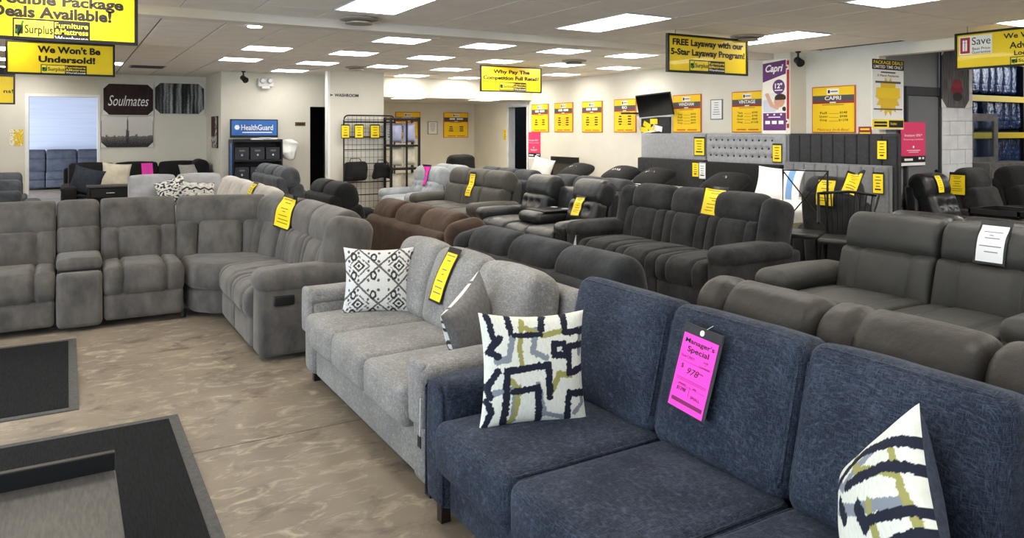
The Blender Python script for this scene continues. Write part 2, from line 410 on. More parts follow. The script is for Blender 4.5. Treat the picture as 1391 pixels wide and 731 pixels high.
for k, p in enumerate(NEARP[1:]): copy_thing(l1, (*p, HC), NL[k] if k < len(NL) else 'long glowing ceiling panel added out of view to light the entrance side of the showroom')
# walls
def wall(name, *boxes, m='wall'):
    b = MB()
    for q in boxes: b.box(*q)
    return struct(name, b, m)
OX0, OX1, OZ = -.64, .51, 2.36
wall('wall_back_left', (-5.2, OX0, YB, YB+.15, 0, 2.85), (OX1, 2.5, YB, YB+.15, 0, 2.85), (OX0, OX1, YB, YB+.15, OZ, 2.85))
t2 = MB().box(OX0-.05, OX0+.01, YB-.02, YB+.16, 0, OZ+.05).box(OX1-.01, OX1+.04, YB-.02, YB+.16, 0, OZ+.05).box(OX0+.01, OX1-.01, YB-.02, YB+.16, OZ-.005, OZ+.05)
struct('trim_2', t2, 'trim_white')
wall('wall_side_return', (2.5, 2.62, 14.98, YB+.15, 0, 2.85))
wall('wall_mid', (2.62, 4.19, 14.98, 15.12, 0, 2.85), (4.19, 5.2, 14.98, 15.12, 2.19, 2.85))
wall('wall_pier', (4.235, 5.30, 13.80, 13.95, 0, 2.85), (5.18, 5.30, 13.95, 17.6, 0, 2.85))
struct('trim_3', MB().box(4.19, 4.235, 13.79, 13.96, 0, 2.83), 'trim_white')
wall('wall_recess', (5.3, XW, 17.44, 17.6, 0, 2.85))
wall('wall_soffit', (5.3, XW, 14.62, 17.44, 2.41, 2.853))
DY0, DY1 = 14.78, 15.62
wall('wall_right', (XW, XW+.15, 6.0, DY0, 0, 2.853), (XW, XW+.15, DY1, 17.6, 0, 2.853), (XW, XW+.15, DY0, DY1, 2.27, 2.853))
struct('trim_4', MB().box(XW-.03, XW+.16, DY1, DY1+.10, 0, 2.33).box(XW-.03, XW+.16, DY0-.06, DY0, 0, 2.33).box(XW-.03, XW+.16, DY0, DY1, 2.27, 2.36), 'block')
PXF = 8.87
wall('wall_pillar', (PXF, XW, 7.13, 7.64, 0, 2.853))
wall('wall_header', (XW, XW+.18, -4.2, 6.0, 2.69, 2.853))
wall('wall_grey', (XW+.15, 10.62, 6.0, 6.12, 0, 4.5), m='wall_grey')
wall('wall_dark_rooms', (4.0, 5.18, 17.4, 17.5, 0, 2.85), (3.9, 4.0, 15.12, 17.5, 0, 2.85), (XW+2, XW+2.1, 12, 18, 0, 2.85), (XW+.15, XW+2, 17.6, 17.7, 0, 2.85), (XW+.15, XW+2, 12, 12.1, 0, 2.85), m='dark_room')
wall('wall_side_room', (-5.2, 3, 27.0, 27.1, 0, 2.85), (2.9, 3.0, 16.95, 27.0, 0, 2.85), m='wall_blue')
wall('wall_warehouse', (9.4, 20, 11.0, 11.1, 0, 4.5), (19.9, 20, -4, 11, 0, 4.5), m='wall_grey')
# left storefront and front wall, behind the camera: glazed
b = MB().box(-5.35, -5.2, -4.2, 28, 0, .3).box(-5.35, -5.2, -4.2, 28, 2.6, 2.853)
for y in (-4.1, -1.6, .9, 3.4, 5.9, 8.4): b.box(-5.35, -5.2, y-.06, y+.06, .3, 2.6)
b.box(-5.35, -5.2, 8.46, 19.5, .3, 2.6).box(-5.35, -5.2, 25.2, 28, .3, 2.6)
struct('wall_left', b, 'wall')
b = MB().box(-5.2, 20, -4.35, -4.2, 0, .3).box(-5.2, 20, -4.35, -4.2, 2.6, 2.853).box(6, 20, -4.35, -4.2, .3, 2.6)
for x in (-5.1, -2.2, .6, 3.4): b.box(x-.06, x+.06, -4.35, -4.2, .3, 2.6)
struct('wall_front', b, 'wall')
struct('window_1', MB().box(-5.29, -5.27, -4.1, 8.4, .3, 2.6), 'glass')
struct('window_2', MB().box(-5.1, 6, -4.29, -4.27, .3, 2.6), 'glass')
# grey warehouse door
for k, x in enumerate((6.3, 8.2)): copy_thing(l0, (x, 15.0, 2.41), 'square glowing panel added out of sight under the soffit to light the far recess')  # extra panels tucked behind the soffit edge, added to brighten the recess
DX0, DX1 = 9.80, 10.55
d1 = struct('door_1', MB().hb((10.175, 5.985, 1.09), (DX1-DX0-.02, .04, 2.18), .004), 'door_grey')
MB().box(DX0-.04, DX0, 5.95, 6.0, 0, 2.31).box(DX1, DX1+.05, 5.95, 6.0, 0, 2.31).box(DX0, DX1, 5.95, 6.0, 2.19, 2.31).build('door_frame', 'door_dark', d1, smooth=False)
h = MB(); h.tube([(10.47, 5.96, 1.02), (10.47, 5.92, 1.02), (10.38, 5.92, 1.02)], .012, 8); h.lathe([(.03, 0), (.03, .012), (.02, .02)], 14, (10.47, 5.965, 1.02), rx(PI/2)); h.build('door_handle', 'black_metal', d1)
MB().lathe([(.02, 0), (.02, .03), (.012, .035)], 12, (10.47, 5.965, 1.14), rx(PI/2)).build('lock', 'black_metal', d1)
# concrete block column: courses of blocks
bc = struct('wall_block_column', MB().box(10.63, 11.40, 5.97, 6.27, 0, 4.5), 'block_joint')
blk = None; z = 0
for c in range(14):
    for (x0, x1) in (((10.62, 11.015), (11.02, 11.41)) if c % 2 else ((10.62, 10.82), (10.825, 11.215), (11.22, 11.41))):
        MB().hb(((x0+x1)/2, 6.0, c*.205+.1), (x1-x0-.004, .09, .200), .004).build('block', 'block', bc, smooth=False)
# ================================================================== helpers for soft furniture
def soft(t, name, c, s, r, m, rot=None, bulge=(0, 0, 0), k=3, mm=5, amp=.004, seed=None, fn=None, parent=None, p=1.0):
    return MB().rb(c, s, r, rot, k, mm, bulge, amp, seed if seed is not None else random.random()*9, fn, p).build(name, m, parent or t, ang=80)
def grooved(xs, depth, wd=.014, front=-1, top=False):
    """seams sewn into the front (and top) of a cushion at the given x"""
    def fn(P):
        q = sum(math.exp(-((P.x-x)/wd)**2) for x in xs)*depth
        y, z = P.y, P.z
        if P.y*front > 0: y = P.y*(1-min(.6, q/abs(P.y)) if abs(P.y) > 1e-4 else 1)
        if top and P.z > 0: z = P.z*(1-min(.5, q/max(.02, P.z)))
        return (P.x, y, z)
    return fn
def seat_unit(t, x0, x1, m, D, top, style, base=True, lean=.2, hp=1.7):
    """one recliner place between x0 and x1 (local; front at y=0, back at y=D)"""
    w = x1-x0; cx = (x0+x1)/2
    R = rx(-lean); gx = (-w*.27, w*.27)
    if style in ('channel', 'bolster'):
        soft(t, 'seat', (cx, .335, .385), (w-.004, .69, .25), .085, m, bulge=(.002, .02, .03), mm=(22, 5, 4), fn=grooved(gx, .028, .013, -1, True), p=1.5)
    else:
        soft(t, 'seat', (cx, .335, .385), (w-.006, .69, .25), .085, m, bulge=(.004, .015, .035), p=1.5)
    soft(t, 'footrest', (cx, .06, .175), (w-.012, .10, .23), .035, m, bulge=(0, .012, 0))
    zb, zt = .44, top-.29
    H = (zt-zb)/math.cos(lean)+.06; yc = D-.32
    def bk(px, z): return (px, yc+(z-(zb+zt)/2)*math.tan(lean), z)
    zm = (zb+zt)/2
    if style == 'channel':
        soft(t, 'backrest', bk(cx, zm), (w-.004, .22, H), .06, m, R, (.002, .035, 0), mm=(24, 3, 6), fn=grooved(gx, .042, .016), p=1.3)
    elif style == 'tufted':
        def dim(P):
            q = 0
            for tx in (-.25, .0, .25):
                for tz in (-.12, .08):
                    q += .055*math.exp(-(((P.x-tx*w)**2+(P.z-tz)**2)/.0022))
            return (P.x, P.y+(q if P.y < 0 else 0), P.z)
        soft(t, 'backrest', bk(cx, zm), (w-.01, .22, H), .07, m, R, (.002, .045, 0), 3, 16, 0, fn=dim)
    else:
        soft(t, 'backrest', bk(cx, zm), (w-.008, .22, H), .07, m, R, (.002, .035, 0), p=1.4)
    zh = top-.17
    if m == 'charcoal' and lean > .21: hp = 1.2
    if m == 'taupe': hp = 2.6
    if style == 'channel' and m == 'umber_leather': fn = grooved((w*.24,), .03, .012, 1, True)
    else: fn = None
    soft(t, 'headrest', (cx, yc+.05+(zh-zm)*math.tan(lean), zh), (w-.003, .27, .34), .125, m, R, (.002, .02, .012), 4, (16, 3, 4) if fn else 5, fn=fn, p=hp)
def arm(t, x0, x1, m, D, ht=.64, round_=.075, cup=False):
    w = x1-x0; cx = (x0+x1)/2
    soft(t, 'arm_panel', (cx, D*.47, (ht-.08)/2+.03), (w-.01, D*.88, ht-.1), .04, m, bulge=(.008, .01, 0))
    soft(t, 'arm_pad', (cx, D*.42, ht-.075), (w+.03, D*.82, .17), round_, m, bulge=(.004, .01, .02), k=4)
def base_of(t, x0, x1, m, D, top, wing=True):
    soft(t, 'base', ((x0+x1)/2, D*.52, .20), (x1-x0, D*.80, .28), .03, m, mm=3, amp=0)
    soft(t, 'outer_back', ((x0+x1)/2, D-.11, (top-.14)/2+.05), (x1-x0, .17, top-.24), .06, m, rx(-.10), (0, .015, 0), mm=6)
def sofa(name, label, loc, rz, units, m, D=.98, top=1.04, style='channel', aw=.24, ah=.64, arms=(1, 1), cat='sofa', group=None, wings=False, lean=.2, around=.075):
    t = thing(name, label, cat, loc, rz, group); x = 0
    if arms[0]: arm(t, 0, aw, m, D, ah, around); x = aw
    xs = x
    for u in units:
        if isinstance(u, tuple):                      # console
            (console if u[0] == 'console' else tray_unit)(t, x, x+u[1], m, D, top); x += u[1]
        else: seat_unit(t, x, x+u, m, D, top, style, lean=lean); x += u
    base_of(t, xs, x, m, D, top)
    if arms[1]: arm(t, x, x+aw, m, D, ah, around)
    if wings:
        for k_, (p, q) in enumerate(((xs-.17, xs+.01), (x-.01, x+.17))):
            if isinstance(wings, tuple) and not wings[k_]: continue
            soft(t, 'back_wing', ((p+q)/2, D-.24, top-.34), (.19, .34, .60), .085, m, rx(-lean), (.01, .02, .01), k=4)
    for (fx, fy) in ((.08, .1), (x, .1), (.08, D-.12), (x, D-.12)):
        MB().lathe([(.022, 0), (.026, .055), (.026, .075)], 10, (fx, fy, 0)).build('foot', 'black_plastic', t)
    return t
def tray_unit(t, x0, x1, m, D, top):
    """a middle place whose back is folded down into a table, a padded box in front of it"""
    w = x1-x0; cx = (x0+x1)/2
    soft(t, 'seat', (cx, .335, .37), (w-.006, .69, .25), .085, m, bulge=(.004, .015, .03), p=1.5)
    soft(t, 'footrest', (cx, .06, .175), (w-.012, .10, .23), .035, m, bulge=(0, .012, 0))
    b = soft(t, 'folded_back', (cx, .50, .585), (w-.02, .62, .15), .07, m, bulge=(0, .01, .01), k=4)
    MB().hb((cx, .56, .668), (w-.03, .50, .022), .008).build('fold_down_tray', 'black_plastic', b, smooth=False)
    for s in (-1, 1): MB().lathe([(.05, 0), (.052, .004), (.045, .006), (.04, .002)], 18, (cx+s*w*.24, .70, .679)).build('cup_holder', 'clear_holder', b)
    soft(t, 'rear_panel', (cx, D-.12, .42), (w, .10, .72), .04, m, mm=2)
def console(t, x0, x1, m, D, top):
    w = x1-x0; cx = (x0+x1)/2
    soft(t, 'console_front', (cx, .06, .27), (w-.012, .16, .46), .04, m, bulge=(0, .012, 0))
    soft(t, 'console_body', (cx, .38, .27), (w-.012, .62, .44), .04, m)
    soft(t, 'console_lid', (cx, .40, .545), (w-.004, .52, .11), .045, m, bulge=(0, 0, .012))
    MB().box(x0+.02, x1-.02, .06, .14, .46, .502).build('cup_tray', 'black_plastic', t, smooth=False)
    R = rx(-.2); zm = (.55+top-.27)/2
    soft(t, 'backrest', (cx, D-.32+(zm-.6)*.2, zm+.02), (w-.008, .20, top-.27-.50), .06, m, R, (.002, .025, 0))
    zh = top-.165
    soft(t, 'headrest', (cx, D-.32+.05+(zh-.6)*.2, zh), (w-.006, .26, .33), .12, m, R, (.002, .02, .012), 4, 5, p=2.4)
# ================================================================== FOREGROUND SOFAS
def absorb(tmp, main):
    mi = Matrix.LocRotScale(main.location, main.rotation_euler, None).inverted() @ Matrix.LocRotScale(tmp.location, tmp.rotation_euler, None)
    for ch in list(tmp.children):
        ch.parent = main; ch.matrix_basis = mi @ ch.matrix_basis
    bpy.data.objects.remove(tmp)
def welt(parent, c, s, r, m, rot=None, axis='z', inset=1.0):
    """two piped seams running round a cushion, on the edges of its two broad faces"""
    mb = MB(); hx, hy, hz = [q/2 for q in s]
    for sg in (-1, 1):
        pts = []
        if axis == 'z': a, b, d = hx, hy, hz
        else: a, b, d = hx, hz, hy
        o = r*.293; A, B = a-o, b-o; R2 = r*1.0
        for (qx, qy, st) in ((1, 1, 0), (-1, 1, PI/2), (-1, -1, PI), (1, -1, 1.5*PI)):
            for i in range(5):
                th = st+PI/2*i/4; pts.append((qx*(A-R2)+R2*math.cos(th), qy*(B-R2)+R2*math.sin(th)))
        dd = sg*(d-o)
        P = [Vector((x, y, dd)) if axis == 'z' else Vector((x, dd, y)) for x, y in pts]
        P = [((rot @ p) if rot else p)+Vector(c) for p in P]
        mb.tube(P, .0065, 6, True)
    return mb.build('piping', m, parent)
def pulled(P, w):
    return P
def classic_sofa(label, loc, rz, W, D, m, top, aw, ah, bx0, bx1, n=3, piping=True, seat_top=.50, name='sofa', group=None, leg=.07, pillowback=False, cat='sofa'):
    t = thing(name, label, cat, loc, rz, group)
    soft(t, 'base', (W/2, D*.5, (leg+.33)/2), (W-2*aw+.02, D-.08, .33-leg), .02, m, mm=3, amp=0)
    for i, (x0, x1) in enumerate(((0, aw), (W-aw, W))):
        a = soft(t, 'arm', ((x0+x1)/2, D*.49, (ah+leg)/2), (aw, D*.97, ah-leg), .055, m, bulge=(.012, .006, .008), k=3, mm=6, amp=.002)
        if piping:
            mb = MB(); cx = (x0+x1)/2; y = D*.49-D*.485-.006; o = .035
            pts = [(cx-aw/2+o*.4, y+.012, leg+.02), (cx-aw/2+o*.4, y+.012, ah-.05), (cx-aw/2+.045, y+.008, ah-.012), (cx, y+.006, ah+.002), (cx+aw/2-.045, y+.008, ah-.012), (cx+aw/2-o*.4, y+.012, ah-.05), (cx+aw/2-o*.4, y+.012, leg+.02)]
            mb.tube(pts, .006, 6).build('piping', m, a)
        else:
            soft(t, 'arm_cap', ((x0+x1)/2, .01, ah-.14), (aw*.92, .05, .30), .022, m, bulge=(0, .01, 0), parent=a)
            soft(t, 'arm_roll', ((x0+x1)/2, D*.45, ah-.045), (aw+.03, D*.93, .10), .045, m, bulge=(0, .005, .012), parent=a)
    sx = (W-2*aw)/n
    for i in range(n):
        cx = aw+sx*(i+.5); c = (cx, .33, seat_top-.105); s = (sx-.006, .74, .205); r = .045
        q = soft(t, 'seat_cushion', c, s, r, m, bulge=(.002, .018, .022), k=3, mm=8, amp=.003)
        if piping: welt(q, c, s, r, m)
    bw = (bx1-bx0)/n; lean = .24; R = rx(-lean)
    H = top-seat_top+.05
    for i in range(n):
        cx = bx0+bw*(i+.5); c = (cx, D-.265, seat_top+H/2-.05); s = (bw-.008, .20 if piping else .22, H); r = .06 if piping else .075
        if piping: q = soft(t, 'back_cushion', c, s, r, m, R, (.002, .035, .004), 4, 8, .004); welt(q, c, s, r, m, R, 'y')
        else:
            def pl(P, bw=bw, H=H, i=i):      # pillow back: pleats fanning from the upper corners
                zt = max(0, P.z/(H/2)); k = abs(P.x)/(bw/2)
                q = .006*math.sin(34*P.x+6*i)*zt**2
                return (P.x*(1-.02*zt*zt), P.y*(1-.15*zt)-q, P.z-.018*k*k*zt)
            soft(t, 'back_cushion', c, s, r, m, R, (.002, .05, .01), 4, 10, .004, fn=pl, p=1.35)
    soft(t, 'outer_back', (W/2, D-.075, (top-.12)/2+.06), (W-.06, .13, top-.20), .05, m, rx(-.10), mm=6, amp=.002)
    for (fx, fy) in ((.07, .07), (W-.07, .07), (.07, D-.08), (W-.07, D-.08)):
        MB().prism([(-.022, -.022), (.022, -.022), (.022, .022), (-.022, .022)], 0, leg+.02, (fx, fy, 0)).build('leg', 'wood_leg', t, smooth=False)
    return t
blue = classic_sofa('navy blue woven sofa with piped cushions and a pink price tag on its back', (1.34, 3.02, 0), -PI/2, 2.20, 1.06, 'blue_linen', 1.0, .19, .63, .10, 2.03, leg=.09)
grey = classic_sofa('light grey tweed sofa with loose pillow back next to the navy sofa', (1.39, 5.13, 0), -PI/2, 2.02, .97, 'grey_linen', .96, .17, .63, .14, 1.90, piping=False, seat_top=.495, leg=.06)
# care tag hanging from the grey sofa's arm
ct = thing('hang_tag', 'small black hang tag on a string beside the grey sofa arm', 'tag', (1.36, 3.10, .30))
MB().hb((0, 0, 0), (.004, .035, .05), .001).build('card', 'ink', ct, smooth=False)
MB().tube([(0, 0, .02), (.005, .005, .10), (.01, .012, .19)], .0015, 5).build('string', 'white_plastic', ct)
# ---- taupe reclining sectional
sec = sofa('reclining_sectional', 'taupe chenille reclining sectional wrapping a corner with a cup console', (-.99, 7.30, 0), 0, [.66, ('console', .353), .647], 'taupe', .98, 1.05, 'channel', arms=(1, 0))
tmp = sofa('tmp', 'x', 'x', (1.17, 7.05, 0), -PI/2, ) if False else sofa('tmp', 'x', (1.17, 7.05, 0), -PI/2, [.60, .60], 'taupe', .98, 1.05, 'channel', aw=.26, ah=.66, arms=(0, 1))
soft(tmp, 'back_wing', (1.29, .72, .73), (.20, .36, .56), .09, 'taupe', rx(-.2), (.01, .02, .01), k=4)
MB().rb((1.466, .20, .45), (.02, .15, .075), .036, None, 3, 1).build('release_handle', 'black_plastic', tmp)
absorb(tmp, sec)
L0 = sec.location
def wpt(x, y, z): return (x-L0.x, y-L0.y, z)
def wedge_prism(poly, z0, z1, nm):
    # rounded polygon slab: stacked, slightly inset rings
    c = Vector((sum(p[0] for p in poly)/len(poly), sum(p[1] for p in poly)/len(poly)))
    P = []
    for i, p in enumerate(poly):
        a, b = Vector(p), Vector(poly[(i+1) % len(poly)])
        for k in range(6): P.append(a.lerp(b, k/6))
    for _ in range(2): P = [(P[i-1]+P[i]*2+P[(i+1) % len(P)])/4 for i in range(len(P))]
    n = len(P); V = []; Fc = []
    rings = [(.0, z0)]+[(.05*(1-math.cos(th)), 0) for th in ()]
    rings = [(.03, z0), (0, z0+.03)]+[(.07*(1-math.cos(th)), z1-.07+.07*math.sin(th)) for th in (0, .4, .8, 1.2, 1.5)]+[(.3, z1+.012), (.45, z1+.014)]
    for (ins, z) in rings:
        for p in P:
            d = (c-p); q = p+d.normalized()*min(ins, d.length*.95); V.append(wpt(q.x, q.y, z))
    for i in range(len(rings)-1):
        for j in range(n): Fc.append((i*n+j, i*n+(j+1) % n, (i+1)*n+(j+1) % n, (i+1)*n+j))
    Fc.append(tuple((len(rings)-1)*n+j for j in range(n))); Fc.append(tuple(reversed(range(n))))
    return MB().add(V, Fc).build(nm, 'taupe', sec, ang=80)
wedge_prism([(.925, 7.33), (1.13, 7.09), (1.95, 7.07), (1.72, 7.84), (.93, 8.02)], .27, .50, 'wedge_seat')
wedge_prism([(.94, 7.36), (1.15, 7.11), (1.95, 7.09), (1.75, 7.84), (.94, 8.05)], .05, .275, 'wedge_base')
def wedge_back(a, b):
    a, b = Vector(a), Vector(b); d = b-a; L = d.length; ang = math.atan2(d.y, d.x); R0 = rz_(ang); nrm = Vector((-d.y, d.x, 0))/L
    mid = (a+b)/2; lean = .2
    for (p0, p1) in ((0, .25), (.25, .75), (.75, 1)):
        q = a.lerp(b, (p0+p1)/2)-Vector((nrm.x, nrm.y))*.06
        soft(sec, 'back_channel', wpt(q.x, q.y, .60), (L*(p1-p0)-.004, .22, .46), .06, 'taupe', R0 @ rx(-lean), (.002, .03, 0))
    soft(sec, 'headrest', wpt(mid.x+nrm.x*.03, mid.y+nrm.y*.03, .885), (L+.0, .27, .33), .13, 'taupe', R0 @ rx(-lean), (.002, .02, .012), 4, 6, p=2.4)
    soft(sec, 'outer_back', wpt(mid.x+nrm.x*.16, mid.y+nrm.y*.16, .50), (L+.08, .14, .78), .05, 'taupe', R0 @ rx(-.1), mm=4)
wedge_back((.93, 8.02), (1.72, 7.78)); wedge_back((1.72, 7.78), (1.90, 7.06))
# ---- row behind, backs towards the navy and grey sofas
sofa('reclining_sofa', 'charcoal chenille reclining sofa turned away, back to back with the light grey sofa', (3.42, 2.98, 0), PI/2, [.58, .56, .56], 'charcoal', .98, 1.0, 'channel', aw=.20, wings=(0, 1))
sofa('reclining_sofa', 'umber grey leather reclining sofa turned away, back to back with the navy sofa', (3.46, .42, 0), PI/2, [.66, .64, .66], 'umber_leather', .98, 1.0, 'channel', aw=.24)
sofa('reclining_sofa', 'chocolate brown suede sofa turned away behind the end of the taupe sectional', (3.52, 5.25, 0), PI/2, [.57, .57, .57], 'brown_suede', .96, 1.02, 'plain', aw=.20, wings=(1, 0))
sofa('reclining_sofa', 'near black velvet loveseat with two round headrests behind the pale beige sectional', (3.62, 8.35, 0), PI/2, [.56, .56], 'black_fabric', .98, 1.08, 'plain', aw=.22)
sofa('reclining_sofa', 'slate grey reclining sofa with high humped back in front of the blue display rack', (3.72, 11.3, 0), PI/2, [.62, .62, .62], 'charcoal_blue', .98, 1.14, 'plain', aw=.24)
# ---- facing row across the aisle
sofa('reclining_sofa', 'charcoal chenille three seat reclining sofa with yellow price tag facing the aisle', (4.86, 7.02, 0), -PI/2, [.64, .62, .64], 'charcoal', 1.08, 1.09, 'channel', aw=.28, ah=.66, wings=True, lean=.22, around=.085)
sofa('reclining_sofa', 'dark grey leather reclining loveseat with white clearance tag facing the aisle', (4.50, 3.98, 0), -PI/2, [.74, .74], 'dark_leather', 1.08, 1.06, 'channel', aw=.27, ah=.64, lean=.24, around=.085)
bl = sofa('reclining_sofa', 'glossy black leather tufted reclining sofa with a fold down tray console', (4.90, 9.28, 0), -PI/2, [.62, ('tray', .52), .60], 'black_leather', 1.04, 1.08, 'tufted', aw=.22, ah=.62, lean=.26)
sofa('reclining_sofa', 'olive grey leather three seat sofa with smooth back beside the tufted black sofa', (4.95, 11.75, 0), -PI/2, [.62, .62, .62], 'olive_leather', 1.0, 1.08, 'plain', aw=.22, ah=.64)
sofa('reclining_sofa', 'pale grey fabric reclining loveseat with a pink tag beside the wire display grid', (4.95, 13.225, 0), -PI/2, [.515, .515], 'pale_grey', 1.0, 1.05, 'tufted', aw=.20, ah=.62)
# ---- back row, turned away behind the facing row
sofa('reclining_sofa', 'pale blue grey sofa turned away behind the pale grey loveseat', (6.90, 12.0, 0), PI/2, [.55, .55], 'pale_grey', .84, 1.06, 'plain', aw=.2)
sofa('reclining_sofa', 'mid grey sofa turned away behind the olive grey leather sofa', (6.90, 9.55, 0), PI/2, [.56, .56, .56], 'charcoal_blue', .84, 1.08, 'plain', aw=.2)
sofa('reclining_sofa', 'dark grey sofa turned away behind the tufted black sofa', (6.90, 7.35, 0), PI/2, [.56, .56, .56], 'charcoal_blue', .84, 1.06, 'plain', aw=.18)
sofa('reclining_sofa', 'black leather sofa turned away behind the dark grey leather loveseat', (6.90, 2.55, 0), PI/2, [.6, .6], 'black_leather', .84, 1.0, 'plain', aw=.2)
# ================================================================== LEFT BACK AREA
ps = classic_sofa('pale grey corner sectional with patterned pillows behind the taupe sectional', (.80, 12.55, 0), 0, 1.75, .98, 'pale_sofa', 1.0, .16, .62, .02, 1.42, n=2, piping=False, name='corner_sectional')
tmp = classic_sofa('x', (1.46, 12.5, 0), -PI/2, 3.3, .95, 'beige_sofa', 1.0, .16, .62, .02, 3.25, n=4, piping=False)
absorb(tmp, ps)
bs = classic_sofa('long black fabric sofa with three pillows against the back wall', (-.10, 15.55, 0), 0, 2.52, 1.02, 'black_fabric', 1.10, .20, .70, .1, 2.42, n=3, piping=False, seat_top=.52)
soft(bs, 'rolled_end', (2.38, .55, .93), (.30, .70, .42), .15, 'black_fabric', k=4)
soft(bs, 'chaise_arm', (.12, -.25, .42), (.22, .75, .62), .05, 'black_fabric')
soft(bs, 'chaise_seat', (.55, -.25, .33), (.66, .72, .34), .06, 'black_fabric')
sofa('reclining_sofa', 'dark grey sofa turned away in front of the wall with the small yellow notice', (-.36, 13.9, 0), PI, [.62, .62], 'charcoal_blue', .98, .98, 'plain', aw=.22)
sofa('reclining_sofa', 'slate sofa with low back standing beyond the dark grey sofa by the side opening', (-2.35, 14.25, 0), 0, [.55, .55, .55], 'slate_fabric', .92, 1.0, 'plain', aw=.05)
sofa('reclining_sofa', 'slate blue sofa standing inside the daylit side room', (-1.55, 25.4, 0), 0, [.8, .8, .62], 'slate_fabric', 1.0, 1.14, 'plain', aw=.2)
ct2 = thing('console_table', 'black wooden console table with pale top in front of the long black sofa', 'table', (.62, 14.45, 0))
MB().hb((0, 0, .765), (.70, .42, .03), .004).build('top', 'bench_top', ct2, smooth=False)
MB().hb((0, .19, .42), (.62, .02, .66), .003).build('back_panel', 'bench_black', ct2, smooth=False)
for s in (-1, 1): MB().hb((s*.32, 0, .375), (.04, .38, .75), .003).build('side_panel', 'bench_black', ct2, smooth=False)
MB().hb((0, 0, .12), (.60, .36, .03), .003).build('shelf', 'bench_black', ct2, smooth=False)
dr = MB().hb((0, -.19, .66), (.58, .02, .15), .004).build('drawer', 'bench_black', ct2, smooth=False)
MB().tube([(-.06, -.21, .66), (-.06, -.225, .66), (.06, -.225, .66), (.06, -.21, .66)], .006, 6).build('handle', 'clear_holder', dr)
# ================================================================== MATS AND BENCH
def floor_mat_obj(label, x0, x1, y0, y1, group=None):
    t = thing('floor_mat', label, 'mat', ((x0+x1)/2, (y0+y1)/2, 0), 0, group); hx, hy = (x1-x0)/2, (y1-y0)/2; e = .055
    MB().box(-hx+e, hx-e, -hy+e, hy-e, 0, .010).build('carpet', 'mat_rubber', t, smooth=False)
    mb = MB()
    for (a0, a1, b0, b1) in ((-hx, hx, -hy, -hy+e), (-hx, hx, hy-e, hy), (-hx, -hx+e, -hy+e, hy-e), (hx-e, hx, -hy+e, hy-e)): mb.box(a0, a1, b0, b1, 0, .007)
    mb.build('border', 'mat_edge', t, smooth=False)
floor_mat_obj('black ribbed entrance mat with grey rubber border in front of the taupe sectional', -1.35, .06, 5.26, 7.06)
floor_mat_obj('large black ribbed mat with grey rubber border under the low black bench', -2.6, .565, 1.6, 4.86)
bt = thing('low_bench', 'low black bench with grey wood grain top and a raised rear lip', 'bench', (-.45, 2.62, .010))
MB().hb((0, 0, .425), (1.2, 1.0, .03), .004).build('top', 'bench_top', bt, smooth=False)
MB().hb((0, .51, .455), (1.2, .03, .10), .004).build('rear_lip', 'bench_black', bt, smooth=False)
MB().hb((.592, 0, .415), (.02, 1.0, .045), .003).build('edge_band', 'bench_black', bt, smooth=False)
for s in (-1, 1): MB().hb((s*.55, 0, .205), (.04, .92, .41), .004).build('side_panel', 'bench_black', bt, smooth=False)
MB().hb((0, .4, .3), (1.06, .03, .2), .004).build('apron', 'bench_black', bt, smooth=False)
# ================================================================== PILLOWS
def pillow(label, loc, rot, w, h, th, front, back, group=None, fn=None, n=22, name='throw_pillow'):
    t = thing(name, label, 'pillow', loc, 0, group); t.rotation_euler = rot
    def P(s, tt, sg):
        a, b = 2*s-1, 2*tt-1
        X = a*w/2*(1-.10*(1-b*b)*a*a); Z = b*h/2*(1-.10*(1-a*a)*b*b)
        e = max(0, (1-a*a))*max(0, (1-b*b))
        y = sg*th/2*(e**.42)*(1+.06*nz(a*2+loc[0], b*2+loc[1]))
        return (X, y, Z)
    def side(sg, m, nn):
        V = [P(i/nn, j/nn, sg) for j in range(nn+1) for i in range(nn+1)]; Fc = []
        for j in range(nn):
            for i in range(nn):
                a = j*(nn+1)+i; q = (a, a+1, a+nn+2, a+nn+1); Fc.append(q if sg < 0 else tuple(reversed(q)))
        return V, Fc
    if fn: canvas('front_cover', w, h, 150, 150, fn, t, pos=lambda s, tt: P(s, tt, -1), m='print_cloth')
    else: MB().add(*side(-1, front, n)).build('front_cover', front, t, ang=180)
    MB().add(*side(1, back, n)).build('back_cover', back, t, ang=180)
    return t
NAVY, OLIVE, GREYB, CREAM = (26, 30, 46), (150, 146, 84), (128, 134, 142), (226, 226, 214)
def seg_d(px, py, a, b):
    dx, dy = b[0]-a[0], b[1]-a[1]; L = dx*dx+dy*dy; t = max(0, min(1, ((px-a[0])*dx+(py-a[1])*dy)/L)) if L else 0
    return math.hypot(px-a[0]-t*dx, py-a[1]-t*dy)
def strokes(lines):
    def fn(s, t):
        ws = s+.011*nz(s*46, t*46, 1)+.006*nz(s*9, t*9, 2); wt = t+.011*nz(s*46, t*46, 5)+.006*nz(s*9, t*9, 6); c = CREAM
        c = mixc(c, (206, 206, 194), .5+.5*nz(s*60, t*20, 3))
        for col, wd, pts in lines:
            for a, b in zip(pts, pts[1:]):
                if seg_d(ws, wt, a, b) < wd*1.22*(1+.25*nz(s*30, t*30, 8)): c = col; break
        return c
    return fn
def rect(x0, x1, y0, y1): return [(x0, y0), (x1, y0), (x1, y1), (x0, y1), (x0, y0)]
